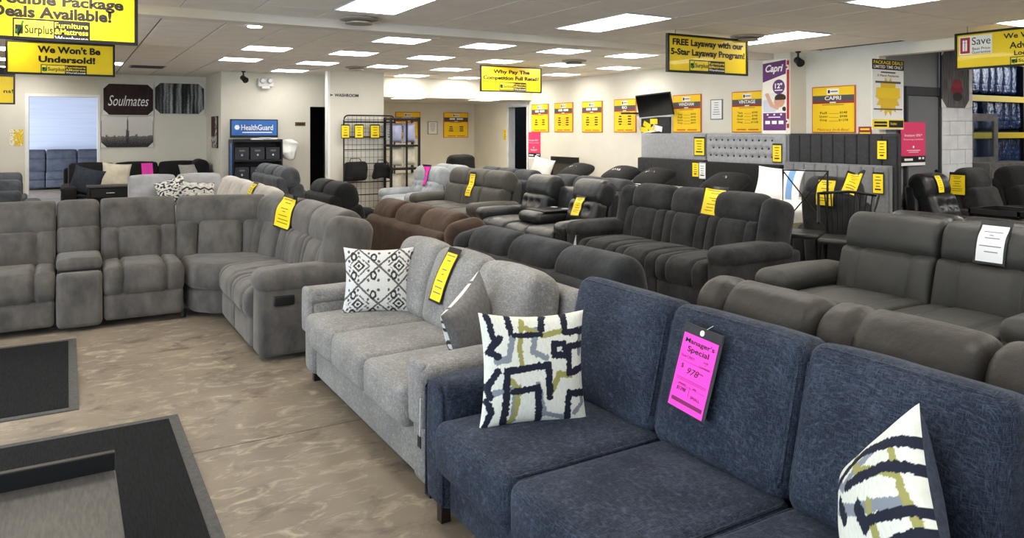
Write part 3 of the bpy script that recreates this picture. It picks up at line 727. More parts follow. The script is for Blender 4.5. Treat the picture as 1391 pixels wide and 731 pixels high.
L1 = [(GREYB, .022, [(.06, .30), (.30, .36), (.28, .05)]), (OLIVE, .02, [(.22, .44), (.33, .36), (.30, .12), (.24, .0)]), (GREYB, .02, [(.5, .38), (.56, .10), (.74, .06)]), (OLIVE, .022, [(.62, .28), (.70, .46), (.82, .44)]),
      (GREYB, .024, [(.28, .78), (.24, .60), (.12, .58)]), (OLIVE, .018, [(.38, .96), (.34, .70), (.36, .52)]), (GREYB, .022, [(.50, .86), (.46, .66), (.58, .60)]), (OLIVE, .022, [(.40, .88), (.56, .80), (.76, .84)]), (GREYB, .02, [(.84, .82), (.96, .84), (.94, .62)]), (GREYB, .018, [(.92, .30), (.96, .20), (.86, .10)]),
      (NAVY, .026, [(.22, .50), (.60, .54), (.61, .26)]), (NAVY, .028, [(.22, .50), (.20, .02)]), (NAVY, .026, [(.28, .32), (.50, .35), (.52, .0)]), (NAVY, .026, rect(.66, .77, .62, .72)), (NAVY, .026, [(1.0, .70), (.82, .69), (.81, .46), (1.0, .50)]),
      (NAVY, .026, [(.78, 1.0), (.78, .82), (1.0, .82)]), (NAVY, .026, [(.10, .78), (.06, 1.0)]), (NAVY, .026, [(.27, .84), (.25, 1.0)]), (NAVY, .026, [(.58, 1.0), (.55, .86)]), (NAVY, .020, [(.30, .81), (.54, .81)]), (NAVY, .026, [(.16, .78), (.04, .66), (.14, .62)]),
      (NAVY, .026, [(.13, .50), (.02, .36), (.06, .28)]), (NAVY, .026, [(1.0, .28), (.80, .29), (.78, .0)]), (NAVY, .026, [(.03, .24), (.08, .14), (.03, .0)])]
L2 = [(GREYB, .024, [(.05, .9), (.3, .72), (.7, .82)]), (OLIVE, .024, [(.4, .95), (.5, .75), (.86, .6)]), (GREYB, .03, [(.2, .62), (.5, .5), (.9, .42)]), (OLIVE, .024, [(.62, .5), (.66, .2)]), (GREYB, .026, [(.15, .3), (.4, .24), (.48, .1)]), (OLIVE, .022, [(.85, .75), (.95, .3)]),
      (NAVY, .028, [(.10, .80), (.55, .86), (1.0, .76)]), (NAVY, .034, [(.22, .66), (.30, .52)]), (NAVY, .028, [(.36, .70), (.78, .66), (1.0, .60)]), (NAVY, .036, [(.50, .52), (.56, .38)]), (NAVY, .026, [(.6, .40), (1.0, .36)]), (NAVY, .036, [(.06, .50), (.20, .20), (.08, .12)]), (NAVY, .034, rect(.36, .50, .06, .20)), (NAVY, .040, [(.72, .06), (.70, .22), (1.0, .24)]), (NAVY, .03, [(.02, .3), (.0, .05)])]
def ikat(s, t):
    base = mixc((214, 211, 206), (196, 193, 188), .5+.5*nz(s*50, t*50)); dk = (52, 50, 50)
    a = s+.008*nz(s*30, t*30, 1); b = t+.008*nz(s*30, t*30, 4)
    def fr(v): return abs((v % 1)-.5)
    u, v = a*1.75+.12, b*1.75+.25; d = fr(u)*1.0+fr(v)*1.0
    c = base
    if abs(d-.50) < .035: c = mixc(dk, base, .25)
    e = abs((u % 1)-.5)+abs((v % 1)-.5)
    if .10 < e < .165 or e < .05: c = dk
    if abs(e-.27) < .028 and nz(s*22, t*22, 9) > -.25: c = mixc(dk, base, .3)
    u2, v2 = (a*3.5) % 1-.5, (b*3.5+.5) % 1-.5; o = math.hypot(u2*1.5, v2)
    if .12 < o < .25: c = dk
    u3, v3 = (a*7) % 1-.5, (b*7) % 1-.5
    if math.hypot(u3, v3*.8) < .13: c = mixc(dk, base, .2)
    return c
pillow('ikat diamond patterned pillow at the far arm of the light grey sofa', (1.78, 4.73, .705), (-.20, .02, -.36), .47, .44, .17, None, 'grey_back', fn=ikat)
pillow('ikat patterned pillow showing its plain grey back at the light grey sofa arm', (1.80, 3.44, .67), (.10, .34, PI+.62), .45, .44, .16, None, 'grey_back', fn=ikat)
pillow('cream pillow with brushed navy rectangles upright at the arm of the navy sofa', (1.66, 2.62, .715), (-.20, .03, -.30), .46, .46, .16, None, 'navy_back', fn=strokes(L1))
pillow('cream pillow with navy brush strokes tilted on its corner on the navy sofa', (1.88, 1.195, .665), (-.40, -.80, PI+1.26), .45, .45, .17, None, 'navy_back', fn=strokes(L2))
def zig(s, t):
    q = (t*3+.5*abs(((s*4) % 1)-.5)) % 1
    return (40, 42, 50) if q < .22 or nz(s*14, t*14) > .42 else mixc((222, 218, 208), (160, 158, 152), .5+.8*nz(s*10, t*18, 3))
pillow('black and white zigzag pillow on the pale grey corner sectional', (1.78, 12.75, .70), (-.35, .1, .25), .56, .40, .2, None, 'grey_back', fn=zig)
pillow('speckled black and white pillow on the pale grey corner sectional', (1.42, 12.95, .74), (-.35, -.3, -.2), .46, .42, .18, None, 'grey_back', fn=lambda s, t: (50, 52, 60) if nz(s*11, t*16, 2) > .08 else (216, 212, 204))
pillow('dark navy pillow at the chaise arm of the long black sofa', (.28, 15.30, .80), (-.3, .25, -.35), .52, .52, .2, 'navy_fabric', 'navy_fabric')
pillow('beige pillow leaning on the long black sofa beside the navy pillow', (.78, 15.80, .86), (-.25, .12, .1), .50, .50, .2, 'cream_fabric', 'cream_fabric')
pillow('light grey pillow near the rolled end of the long black sofa', (2.10, 15.85, .84), (-.25, -.08, 0), .45, .45, .18, 'grey_pillow', 'grey_pillow')
# ================================================================== HEADBOARDS AND BEDS
def px_y(u, X): r = ray(u, 178); return r.y*X/r.x
HX = 8.80
def headboard(label, X, u0, u1, z0, z1, kind, m, n=9):
    y0, y1 = px_y(u0, X), px_y(u1, X); W = y0-y1
    t = thing('headboard', label, 'headboard', (X, y0, 0), -PI/2)          # local x runs towards the camera side, front is -y
    MB().rb((W/2, .03, (z0+z1)/2), (W, .06, z1-z0), .012, None, 2, 2).build('panel', m, t)
    if kind == 'channel':
        cw = (W-.04)/n
        for i in range(n):
            soft(t, 'channel', (.02+cw*(i+.5), -.015, (z0+z1)/2), (cw-.004, .06, z1-z0-.03), .022, m, bulge=(0, .008, 0), k=2, mm=3, amp=0)
    elif kind == 'tuft':
        b = .36; dxs = .12; pts = [(.09+dxs*i+(dxs/2 if j % 2 else 0), z1-.10-.12*j) for j in range(3) for i in range(int((W-.12)/dxs))]
        def fn(P):
            q = 0; X_, Z_ = P.x+W/2, P.z+(z0+z1)/2
            for (a, c) in pts:
                d = (X_-a)**2+(Z_-c)**2
                if d < .02: q += .03*math.exp(-d/.0010)+.016*math.exp(-d/.004)
            return (P.x, P.y+(q if P.y < 0 else 0), P.z)
        soft(t, 'padding', (W/2, -.02, (z0+z1)/2), (W-.02, .08, z1-z0-.02), .03, m, bulge=(0, .01, 0), k=2, mm=70, amp=0, fn=fn)
        for (a, c) in pts: MB().lathe([(.015, 0), (.013, .006), (.004, .009)], 8, (a, -.034, c), rx(PI/2)).build('button', 'headboard_dark', t)
    else:
        soft(t, 'padding', (W/2, -.015, (z0+z1)/2), (W-.01, .05, z1-z0-.01), .015, m, bulge=(0, .004, 0), k=2, mm=4, amp=0)
    for x in (.12, W-.12): MB().box(x-.03, x+.03, .02, .06, 0, z0+.05).build('leg', 'black_metal', t, smooth=False)
    return t, y0, y1
headboard('smooth light grey upholstered headboard under the wall mounted television', HX, 873, 961, 1.18, 1.66, 'flat', 'headboard_grey')
headboard('light grey button tufted headboard between the plain grey and black channelled ones', HX, 962, 1071, 1.18, 1.66, 'tuft', 'headboard_grey')
headboard('tall black headboard with wide vertical channels beside the tufted one', HX, 1073, 1221, .45, 1.665, 'channel', 'headboard_dark', 9)
headboard('plain black low headboard below the smooth light grey one', 8.66, 868, 958, .4, 1.24, 'flat', 'headboard_dark')
headboard('black velvet low headboard below the tufted one', 8.66, 959, 1063, .4, 1.22, 'flat', 'headboard_black')
headboard('mid grey low headboard with vertical channels in front of the tall black one', 8.66, 1065, 1209, .3, 1.27, 'channel', 'headboard_mid', 9)
def bed(label, y0, y1, x0=6.98, x1=8.62):
    t = thing('bed', label, 'bed', ((x0+x1)/2, (y0+y1)/2, 0)); sx, sy = x1-x0, y1-y0
    soft(t, 'foundation', (0, 0, .30), (sx, sy, .30), .03, 'headboard_dark', mm=3, amp=0)
    soft(t, 'mattress', (0, 0, .62), (sx, sy, .36), .06, 'mattress', bulge=(0, 0, .015), mm=6)
    mb = MB().box(-sx/2-.004, sx/2+.004, -sy/2-.004, sy/2+.004, .50, .64); mb.build('side_band', 'mattress_band', t, smooth=False)
    for a in (-1, 1):
        for b in (-1, 1): MB().lathe([(.025, 0), (.025, .16)], 8, (a*(sx/2-.1), b*(sy/2-.1), 0)).build('leg', 'black_metal', t)
bed('bed with white mattress beside the black framed headboard', 10.35, 11.75)
bed('bed with white mattress below the plain black low headboard', 8.70, 10.15)
bed('bed with white mattress below the black velvet low headboard', 7.12, 8.52)
bed('bed with white mattress below the mid grey channelled headboard', 5.72, 6.98)
fh = thing('framed_headboard', 'small black open framed headboard leaning near the right wall', 'headboard', (8.9, 11.9, 0), -PI/2)
fb = MB(); a, b = at_x(748, 217, 8.9), at_x(784, 217, 8.9); ww = a.y-b.y; fh.location = (8.9, a.y, 0)
for (x0, x1, z0, z1) in ((0, ww, 1.02, 1.16), (0, .05, 0, 1.02), (ww-.05, ww, 0, 1.02), (0, ww, .7, .76)): fb.box(x0, x1, 0, .05, z0, z1)
fb.build('frame', 'black_plastic', fh, smooth=False)
MB().box(.05, ww-.05, .02, .03, .76, 1.02).build('infill', 'bench_top', fh, smooth=False)
def flat_pillow(label, x, y, z, rz, m, w=.66, h=.50, th=.22, tilt=.42):
    t = thing('bed_pillow', label, 'pillow', (x, y, z), rz)
    R = rx(tilt)
    MB().rb((0, 0, 0), (w, h, th), .10, R, 3, 8, (.0, .0, .02), .008, x+y, lambda P: (P.x, P.y, P.z*(1-.45*abs(P.x/(w/2))**3)*(1-.3*abs(P.y/(h/2))**4))).build('cover', m, t, ang=80)
    q = MB()
    for i in range(7):
        xx = -.10+.03*i; q.tube([R @ Vector((xx, -.05, th/2+.012)), R @ Vector((xx+.010, .015 if i % 2 else -.01, th/2+.018)), R @ Vector((xx+.022, -.05, th/2+.012))], .005, 5)
    q.build('script_mark', 'white_ink', t)
    pts = [R @ Vector((-w/2+.02+(w-.04)*i/16, -h/2-.0+.03*abs(i/8-1)**4, .01)) for i in range(17)]
    MB().tube(pts, .006, 5).build('piping', 'white_ink', t)
    return t
for (u, v, lab) in ((783, 231, 'black pillow with white script on the bed beside the black framed headboard'), (842, 233, 'black pillow with white script on the bed, far half below the plain black low headboard'), (888, 236, 'black pillow with white script on the bed, near half below the plain black low headboard'), (985, 245, 'black pillow with white script below the black velvet low headboard')):
    p = at_x(u, v, 8.22); flat_pillow(lab, 8.22, p.y, .93, -PI/2, 'headboard_black')
def wp(s, t): return (120, 160, 206) if .72 < s < .86 else (232, 233, 234)
pp = at_x(1068, 250, 8.2)
pillow('large white pillow with a blue stripe propped on the bed below the grey channelled headboard', (8.05, pp.y, 1.0), (-.35, .05, -1.25), .62, .46, .2, None, 'white_fabric', fn=wp)
# ================================================================== RIGHT AREA
def recliner(name_label, loc, rz, m, style, w=.56, top=1.12, aw=.17, group=None):
    return sofa('recliner', name_label, loc, rz, [w], m, .95, top, style, aw=aw, ah=.66, cat='recliner', lean=.3)
recliner('black leather tufted recliner in front of the grey warehouse door', (9.12, 4.75, 0), 0, 'black_leather', 'tufted', top=1.15)
recliner('dark grey fabric recliner in front of the white block column', (10.05, 4.70, 0), 0, 'charcoal', 'plain', top=1.20)
recliner('black fabric recliner in front of the warehouse racks', (11.05, 4.65, 0), 0, 'black_fabric', 'bolster', top=1.2)
recliner('charcoal chenille recliner with two yellow tags in front of the grey channelled headboard', (7.76, 4.55, 0), PI/2, 'charcoal', 'plain', w=.62, top=1.21, aw=.18)
def metal_chair(label, loc, rz, seat=.62, top=1.12, kind='spindle'):
    t = thing('counter_chair', label, 'chair', loc, rz)
    soft(t, 'seat', (0, 0, seat), (.44, .42, .05), .02, 'black_leather', k=2, mm=2, amp=0)
    for sx in (-1, 1):
        MB().tube([(sx*.19, -.18, seat-.02), (sx*.22, -.22, 0)], .013, 7).build('leg', 'black_metal', t)
        MB().tube([(sx*.19, .18, seat-.02), (sx*.22, .22, 0)], .013, 7).build('leg', 'black_metal', t)
    fr = MB(); fr.tube([(-.20, -.20, .22), (.20, -.20, .22)], .009, 6); fr.tube([(-.20, .20, .22), (.20, .20, .22)], .009, 6)
    fr.build('stretcher', 'black_metal', t)
    bk = MB()
    if kind == 'spindle':
        arc = [(-.27+.54*i/10, .20+.10*math.sin(PI*i/10), top-.02*abs(i-5)/5) for i in range(11)]
        bk.tube([(-.22, -.12, seat+.16)]+arc+[(.22, -.12, seat+.16)], .014, 8).build('top_rail', 'black_metal', t)
        for i in range(1, 10, 1):
            p = arc[i]; MB().tube([(p[0]*.78, .19, seat), p], .007, 6).build('spindle', 'black_metal', t)
    else:
        bk.tube([(-.22, .19, seat), (-.22, .22, top), (.22, .22, top), (.22, .19, seat)], .013, 8).build('back_frame', 'black_metal', t)
        MB().tube([(-.22, .20, seat+.06), (.22, .22, top-.01)], .007, 6).build('cross_bar', 'black_metal', t)
        MB().tube([(.22, .20, seat+.06), (-.22, .22, top-.01)], .007, 6).build('cross_bar', 'black_metal', t)
    return t
p = at_x(1146, 262, 6.95); metal_chair('black metal counter chair with a curved spindle back beside the charcoal recliner', (6.37, 4.49, 0), -PI/2+.5, .66, 1.10)
metal_chair('black metal counter chair with a crossed bar back near the large white pillow', (6.37, 5.0, 0), -PI/2+.45, .66, 1.29, 'cross')
def side_table(label, loc, w, d, h):
    t = thing('side_table', label, 'table', loc)
    MB().hb((0, 0, h-.015), (w, d, .03), .004).build('top', 'screen', t, smooth=False)
    mb = MB(); 
    for (x0, x1, y0, y1) in ((-w/2, w/2, -d/2, -d/2+.02), (-w/2, w/2, d/2-.02, d/2), (-w/2, -w/2+.02, -d/2, d/2), (w/2-.02, w/2, -d/2, d/2)): mb.box(x0, x1, y0, y1, h, h+.05)
    mb.build('tray_rim', 'bench_black', t, smooth=False)
    for sx in (-1, 1):
        for sy in (-1, 1): MB().box(sx*(w/2-.03)-.02, sx*(w/2-.03)+.02, sy*(d/2-.03)-.02, sy*(d/2-.03)+.02, 0, h-.03).build('leg', 'bench_black', t, smooth=False)
side_table('black tray top side table in front of the black tufted recliner', (8.62, 4.15, 0), .55, .5, .82)
side_table('black tray top side table in front of the dark grey fabric recliner', (8.95, 3.72, 0), .60, .5, .74)
# warehouse racking
for k, (x, yy) in enumerate(((12.55, 7.4), (14.85, 7.4), (17.15, 7.4))):
    r = thing('storage_rack', ['yellow beamed steel rack nearest the white block column', 'yellow beamed steel rack between two other racks', 'yellow beamed steel rack farthest from the block column'][k], 'rack', (x, yy, 0))
    for a in (-1.1, 1.1):
        for b in (0, .9): MB().box(a-.04, a+.04, b-.04, b+.04, 0, 3.4).build('upright', 'blue_wrap' if 0 else 'bench_black', r, smooth=False)
    for z in (.95, 1.62, 2.30, 3.0):
        for b in (-.06, .9): MB().box(-1.1, 1.1, b-.02, b+.02, z-.055, z+.055).build('beam', 'yellow_beam', r, smooth=False)
    for lv, z in enumerate((.03, 1.02, 1.69, 2.37)):
        x_ = x-1.0; i = 0
        while x_ < x+.95:
            wth = random.uniform(.22, .34); hh = .62 if z > 1 else .85; hh = min(hh, .58 if lv in (1,) else .6)
            if random.random() > .14:
                o = MB().rb((0, 0, hh/2), (wth-.02, .8, hh), .05, None, 2, 6, (.01, .02, .01), .02, i+lv*7+k*31).build('wrapped_mattress', 'blue_wrap', loc=(x_+wth/2, yy+.42, z+.035))
                tag(o, f'blue plastic wrapped mattress on the {["lowest", "second", "third", "top"][lv]} level of the rack {["by the block column", "between the others", "at the far end"][k]}', 'mattress', 'wrapped mattresses on the racks')
            x_ += wth; i += 1
dr = thing('dresser', 'grey wood dresser with a wooden framed glass panel in front of the racks', 'dresser', (12.99, 6.35, 0))
MB().hb((0, 0, .62), (1.5, .45, 1.16), .008).build('body', 'grey_wood', dr, smooth=False)
for i in range(2):
    for j in range(3):
        d = MB().hb((-.37+.74*i, -.23, .30+.33*j), (.70, .02, .30), .004).build('drawer', 'grey_wood', dr, smooth=False)
        MB().lathe([(.014, 0), (.014, .02)], 8, (-.37+.74*i, -.24, .30+.33*j), rx(PI/2)).build('knob', 'black_metal', d)
fr = MB()
for (x0, x1, z0, z1) in ((-.72, .0+.72-.58, 1.86, 1.98), (-.72, -.60, 1.2, 1.86), (.02, .14, 1.2, 1.86), (-.60, .02, 1.2, 1.28)): fr.box(x0, x1, .10, .14, z0, z1)
fr.build('mirror_frame', 'grey_wood', dr, smooth=False)
MB().box(-.60, .02, .115, .122, 1.28, 1.86).build('glass_panel', 'glass', dr, smooth=False)
# ================================================================== WALL PIECES
def board(name, label, cat, u0, v0, u1, v1, plane, val, th=.02, group=None, off=0.0):
    """a flat board on a wall: its four sides come from the wall plane it hangs on"""
    um = (u0+u1)/2
    if plane == 'x':
        X = val-th-off; a, b = px_y(u0, X), px_y(u1, X); m = at_x(um, (v0+v1)/2, X); W = a-b; loc = (X, (a+b)/2, m.z); rz = -PI/2
        d = (at_x(um, 178, X)-EYE); s = (d.x*SY+d.y*CY)/F
    else:
        Y = val-th-off; r0, r1 = ray(u0, 178), ray(u1, 178); a, b = r0.x*Y/r0.y, r1.x*Y/r1.y; m = at_y(um, (v0+v1)/2, Y); W = b-a; loc = ((a+b)/2, Y, m.z); rz = 0
        d = (at_y(um, 178, Y)-EYE); s = (d.x*SY+d.y*CY)/F
    t = thing(name, label, cat, loc, rz, group)
    return t, W, (v1-v0)*s
def slab(t, name, W, H, m, th=.02, y=0, cx=0, cz=0, smooth=False):
    return MB().hb((cx, y+th/2, cz), (W, th, H), min(.003, th*.3)).build(name, m, t, smooth=smooth)
def poster(label, rectpx, plane, val, title=None, rows=4, words=None, foot=True):
    t, W, H = board('price_poster', label, 'poster', *rectpx, plane, val, .015)
    slab(t, 'backing', W, H, 'orange_red', .015)
    slab(t, 'sheet', W*.95, H*.96, 'yellow_poster', .004, -.004)
    slab(t, 'title_band', W*.95, H*.13, 'band_grey', .002, -.006, 0, H*.24)
    slab(t, 'stripe', W*.95, H*.045, 'maroon', .002, -.006, 0, H*.152)
    slab(t, 'logo_block', W*.28, H*.12, 'logo_white', .002, -.006, 0, H*.385)
    bars([(W*.03, H*.385, W*.16, H*.025)], 'ink_grey', t, -.0065); bars([(-W*.09, H*.385, W*.05, H*.07)], 'ink', t, -.0065)
    if title: text(title, 0, H*.245, W*min(.8, .075*len(title)), H*.085, 'white_ink', t, -.0075, .02)
    else: bars([(-W*.15, H*.245, W*.22, H*.07), (W*.15, H*.245, W*.26, H*.07)], 'white_ink', t, -.0075)
    bars([(0, H*.152, W*.14, H*.022)], 'white_ink', t, -.0075); bars([(0, H*.10, W*.5, H*.012)], 'ink_soft', t, -.0055)
    words = words or [None]*rows; dz = H*.31/len(words); z = 0
    for i, wd in enumerate(words):
        zz = -H*.02-dz*i if len(words) > 3 else -H*.07-H*.08*i
        if wd: text(wd[0], -W*.22, zz, W*.05*len(wd[0])*.8, H*.05, 'ink', t, -.0055, .01); text(wd[1], W*.24, zz, W*.052*len(wd[1])*.8, H*.05, 'ink', t, -.0055, .01)
        else: bars([(-W*.2, zz, W*(.12+.03*(i % 3)), H*.04), (W*.22, zz, W*.15, H*.04)], 'ink', t, -.0055)
        bars([(W*.02, zz-H*.02, W*.22, H*.006)], 'ink_soft', t, -.0055)
    if isinstance(foot, str): text(foot, 0, -H*.43, W*.74, H*.05, 'maroon', t, -.0055, 0, .2)
    else: bars([(-W*.18, -H*.43, W*.3, H*.03), (W*.2, -H*.43, W*.32, H*.03)], 'orange_red', t, -.0055)
    return t
poster('yellow mattress price poster on the right wall closest to the far doorway', (722, 141.5, 745, 179.5), 'x', XW, rows=3)
poster('yellow mattress price poster on the right wall, second along from the far doorway', (753, 139.5, 778, 179.5), 'x', XW)
poster('yellow mattress price poster on the right wall, third along from the far doorway', (790.5, 137.5, 818, 180), 'x', XW)
poster('yellow mattress price poster behind the small black shelf beside the television', (834, 134.5, 864, 180), 'x', XW, title='RIO')
poster('yellow mattress price poster between the television and the white framed notice', (913.5, 128.5, 952.5, 180), 'x', XW, title='WINDHAM', words=[('Twin', '$498'), ('Full', '$598'), ('Queen', '$698'), ('King', '$977')])
poster('yellow mattress price poster next to the tall purple banner', (994, 124, 1037, 180), 'x', XW, title='VINTAGE', words=[('Twin', '$598'), ('Full', '$748'), ('Queen', '$848'), ('King', '$1228')])
poster('large yellow mattress price poster above the black channelled headboard', (1103, 117, 1162, 180.5), 'x', XW, title='CAPRI', words=[('Full', '$548'), ('Queen', '$948'), ('King', '$1278')], foot='Mattress In-A-Box!')
poster('yellow price poster half hidden behind the black pillow shelf', (537, 152, 571, 188), 'y', 17.44, rows=3)
poster('yellow price poster on the recess wall beside the framed white notice', (602.5, 153, 636, 187), 'y', 17.44, rows=3)
def notice(label, rectpx, plane, val, frame='ink_grey', n=6, inkm='ink_grey', name='framed_notice', sheet='paper', hang=0):
    t, W, H = board(name, label, 'notice', *rectpx, plane, val, .012, None, hang)
    slab(t, 'frame', W, H, frame, .012); slab(t, 'sheet', W*.86, H*.92, sheet, .003, -.003)
    bars([(0, H*.33-H*.68/n*i, W*random.uniform(.3, .6), H*.03) for i in range(n)], inkm, t, -.0035); return t
notice('white notice in a thin dark frame between two yellow posters', (965, 135, 981.5, 162.5), 'x', XW)
notice('white notice in a thin dark frame on the recess wall', (581, 165, 594.5, 182.5), 'y', 17.44)
notice('small yellow notice on the right wall just past the far doorway', (683.5, 176, 689, 190), 'x', XW, 'yellow', 4, 'ink', 'wall_notice', 'yellow')
def stick(s, t):
    if math.hypot((s-.5)*1.2, (t-.15)*1.6) < .12 and False: return (60, 40, 30)
    c = (240, 205, 70) if s > .25 and nz(s*5, t*5) > -.25 else (244, 238, 214)
    return (120, 90, 50) if nz(s*16, t*30, 4) > .38 else c
t, W, H = board('wall_notice', 'small yellow and cream paper notice on the back wall left of the daylit opening', 'notice', 13, 176, 32, 198, 'y', YB, .004)
canvas('sheet', W, H, 24, 28, stick, t, -.002)
# pink financing posters
for (lab, rc, pl, val, x) in (('pink financing poster with black foot strip beside the far doorway', (716.5, 179.5, 734, 216), 'x', XW, 0), ('tall pink financing poster on the grey warehouse door', (1224, 166, 1257, 225), 'y', 5.94, 1)):
    t, W, H = board('financing_poster', lab, 'poster', *rc, pl, val, .01)
    slab(t, 'sheet', W, H*.78, 'poster_pink', .006, 0, 0, H*.11); slab(t, 'foot_strip', W, H*.15, 'ink', .006, 0, 0, -H*.355); slab(t, 'lower_edge', W, H*.07, 'paper', .006, 0, 0, -H*.465)
    text('Instant 0%*', 0, H*.20, W*.72, H*.06, 'white_ink', t, -.002, .005); text('financing available', 0, H*.10, W*.8, H*.04, 'white_ink', t, -.002)
    bars([(0, -H*.07, W*.06, H*.05), (0, -H*.15, W*.55, H*.015), (0, -H*.19, W*.4, H*.012)], 'white_ink', t, -.002)
    bars([(-W*.2, -H*.36, W*.34, H*.05), (W*.26, -H*.335, W*.1, H*.05), (W*.4, -H*.335, W*.08, H*.05)], 'white_ink', t, -.002)
# tall purple banner on the pillar, red strip on its corner
t, W, H = board('mattress_banner', 'tall white and purple mattress banner on the pillar', 'banner', 1036, 81, 1068.5, 182, 'x', PXF, .008)
slab(t, 'sheet', W, H, 'logo_white', .008)
v = MB().prism([(-W*.49, H*.20), (W*.47, H*.30), (W*.47, H*.485), (-W*.49, H*.455)], 0, .003, rot=rx(PI/2)).build('title_block', 'purple', t, smooth=False)
text('Capri', 0, H*.37, W*.74, H*.13, 'white_ink', t, -.005, .03, .3)
MB().lathe([(W*.25, 0), (W*.25, .003)], 28, (W*.18, 0, H*.13), rx(PI/2)).build('size_badge', 'purple', t, smooth=False)
text('12"', W*.18, H*.145, W*.30, H*.07, 'white_ink', t, -.005, .03); bars([(W*.18, H*.085, W*.32, H*.014)], 'white_ink', t, -.005)
def sleeper(s, t):
    c = (232, 230, 226)
    if t < .5+.5*(.5-s) and s < .62 and (s-.2)**2/.16+(t-.25)**2/.16 < 1: c = (206, 208, 222)
    if (s-.72)**2/.055+(t-.55)**2/.10 < 1: c = (212, 160, 134)
    if (s-.76)**2/.06+(t-.72)**2/.045 < 1 and t > .62: c = (60, 44, 36)
    if seg_d(s, t, (.18, .9), (.38, .35)) < .085 or seg_d(s, t, (.38, .35), (.62, .2)) < .08: c = (214, 166, 140)
    if (s-.93)**2+(t-.15)**2*.6 < .008: c = (40, 40, 38)
    return c
q = canvas('photo_print', W*.95, H*.26, 48, 48, sleeper, t); q.location = (0, -.002, -H*.075)
slab(t, 'info_block', W*.95, H*.235, 'purple', .003, -.003, 0, -H*.335)
bars([(-W*.28, -H*.345, W*.2, H*.045), (0, -H*.345, W*.2, H*.045), (W*.28, -H*.345, W*.2, H*.045), (0, -H*.275, W*.5, H*.012), (-W*.28, -H*.24, W*.07, H*.02), (0, -H*.24, W*.07, H*.02), (W*.28, -H*.24, W*.07, H*.02)], 'white_ink', t, -.0035)
zz0, zz1 = at_x(1071, 174, PXF).z, at_x(1071, 82, PXF).z
rs = thing('wall_strip', 'narrow red and white strip with star marks down the pillar edge', 'strip', (PXF-.006, 7.185, (zz0+zz1)/2), -PI/2)
hh = zz1-zz0; slab(rs, 'strip', .075, hh, 'red_strip', .005)
for k in (-1, 1):
    slab(rs, 'white_mark', .07, hh*.07, 'logo_white', .002, -.002, 0, k*hh*.40)
    MB().lathe([(.02, 0), (.02, .002)], 4, (0, -.002, k*hh*.40), rx(PI/2)).build('star_mark', 'red_strip', rs, smooth=False)
# package deals poster hung past the wall's end
t, W, H = board('deals_poster', 'tall white poster with black heading and yellow starburst at the right wall end', 'poster', 1184.5, 81, 1227.5, 176, 'y', 5.93, .008)
slab(t, 'sheet', W, H, 'paper', .008); slab(t, 'heading_block', W, H*.145, 'ink', .003, -.003, 0, H*.425)
text('PACKAGE DEALS', 0, H*.455, W*.92, H*.05, 'logo_yellow', t, -.005, .02); text('LIMITED TIME ONLY', 0, H*.393, W*.92, H*.045, 'white_ink', t, -.005, .02)
text('5 Piece Packages', 0, H*.265, W*.68, H*.04, 'ink_soft', t, -.002, .02, .2); bars([(0, H*.315, W*.46, H*.02), (0, H*.175, W*.8, H*.03), (0, -H*.21, W*.9, H*.02)], 'band_grey', t, -.002)
st = [((.40 if i % 2 == 0 else .29)*W*math.cos(2*PI*i/28), (.40 if i % 2 == 0 else .29)*W*.95*math.sin(2*PI*i/28)) for i in range(28)]
MB().prism(st, 0, .002, (0, 0, -H*.03), rx(PI/2)).build('starburst', 'yellow_beam', t, smooth=False)
slab(t, 'offer_panel', W*.74, H*.15, 'yellow_sign', .002, -.004, 0, H*.02)
slab(t, 'foot_block', W, H*.13, 'logo_yellow', .003, -.003, 0, -H*.42); bars([(-W*.24, -H*.40, W*.4, H*.03), (-W*.24, -H*.445, W*.4, H*.03)], 'ink', t, -.0035); slab(t, 'logo_plate', W*.46, H*.10, 'ink', .002, -.005, W*.25, -H*.42)
text('Surplus', W*.16, -H*.42, W*.2, H*.04, 'logo_yellow', t, -.007, .02)
t, W, H = board('small_sign', 'small maroon and yellow sign just above the black channelled headboard', 'sign', 1166, 172, 1184, 184, 'x', XW, .01); slab(t, 'panel', W, H, 'maroon', .01); bars([(0, H*.2, W*.7, H*.2), (0, -H*.25, W*.8, H*.22)], 'logo_yellow', t, -.001)
pw = at_x(736, 229, 7.9)
pillow('white pillow propped on the far bed near the pink poster', (7.9, pw.y, .98), (-.3, .2, -1.2), .5, .42, .18, 'white_fabric', 'white_fabric')
# television on bracket
tv = thing('television', 'black television on a wall bracket tilted down above the headboards', 'television', tuple(at_x(889.5, 143, 8.75)), -.98)
R = rx(.34) @ ry(-.09)
MB().rb((0, 0, 0), (.62, .05, .42), .008, R, 2, 1).build('housing', 'black_plastic', tv)
MB().box(-.29, .29, -.028, -.026, -.19, .195, R).build('screen', 'screen', tv, smooth=False) if False else MB().add([(-.295, -.0275, -.185), (.295, -.0275, -.185), (.295, -.0275, .195), (-.295, -.0275, .195)], [(0, 1, 2, 3)], (0, 0, 0), R).build('screen', 'screen', tv, smooth=False)
MB().add(*rbox((.62, .012, .022), .003, 1, 1), R @ Vector((0, -.026, -.2)), R).build('lower_bezel', 'clear_holder', tv, smooth=False)
MB().tube([(0, .03, 0), (.06, .2, 0), (.2, .40, .0)], .02, 8).build('bracket_arm', 'black_metal', tv)
t, W, H = board('cable_board', 'dark wall board cluttered with yellow cards and cables below the television', 'board', 871, 159, 910, 182.5, 'x', XW, .03)
slab(t, 'board', W, H, 'headboard_dark', .03)
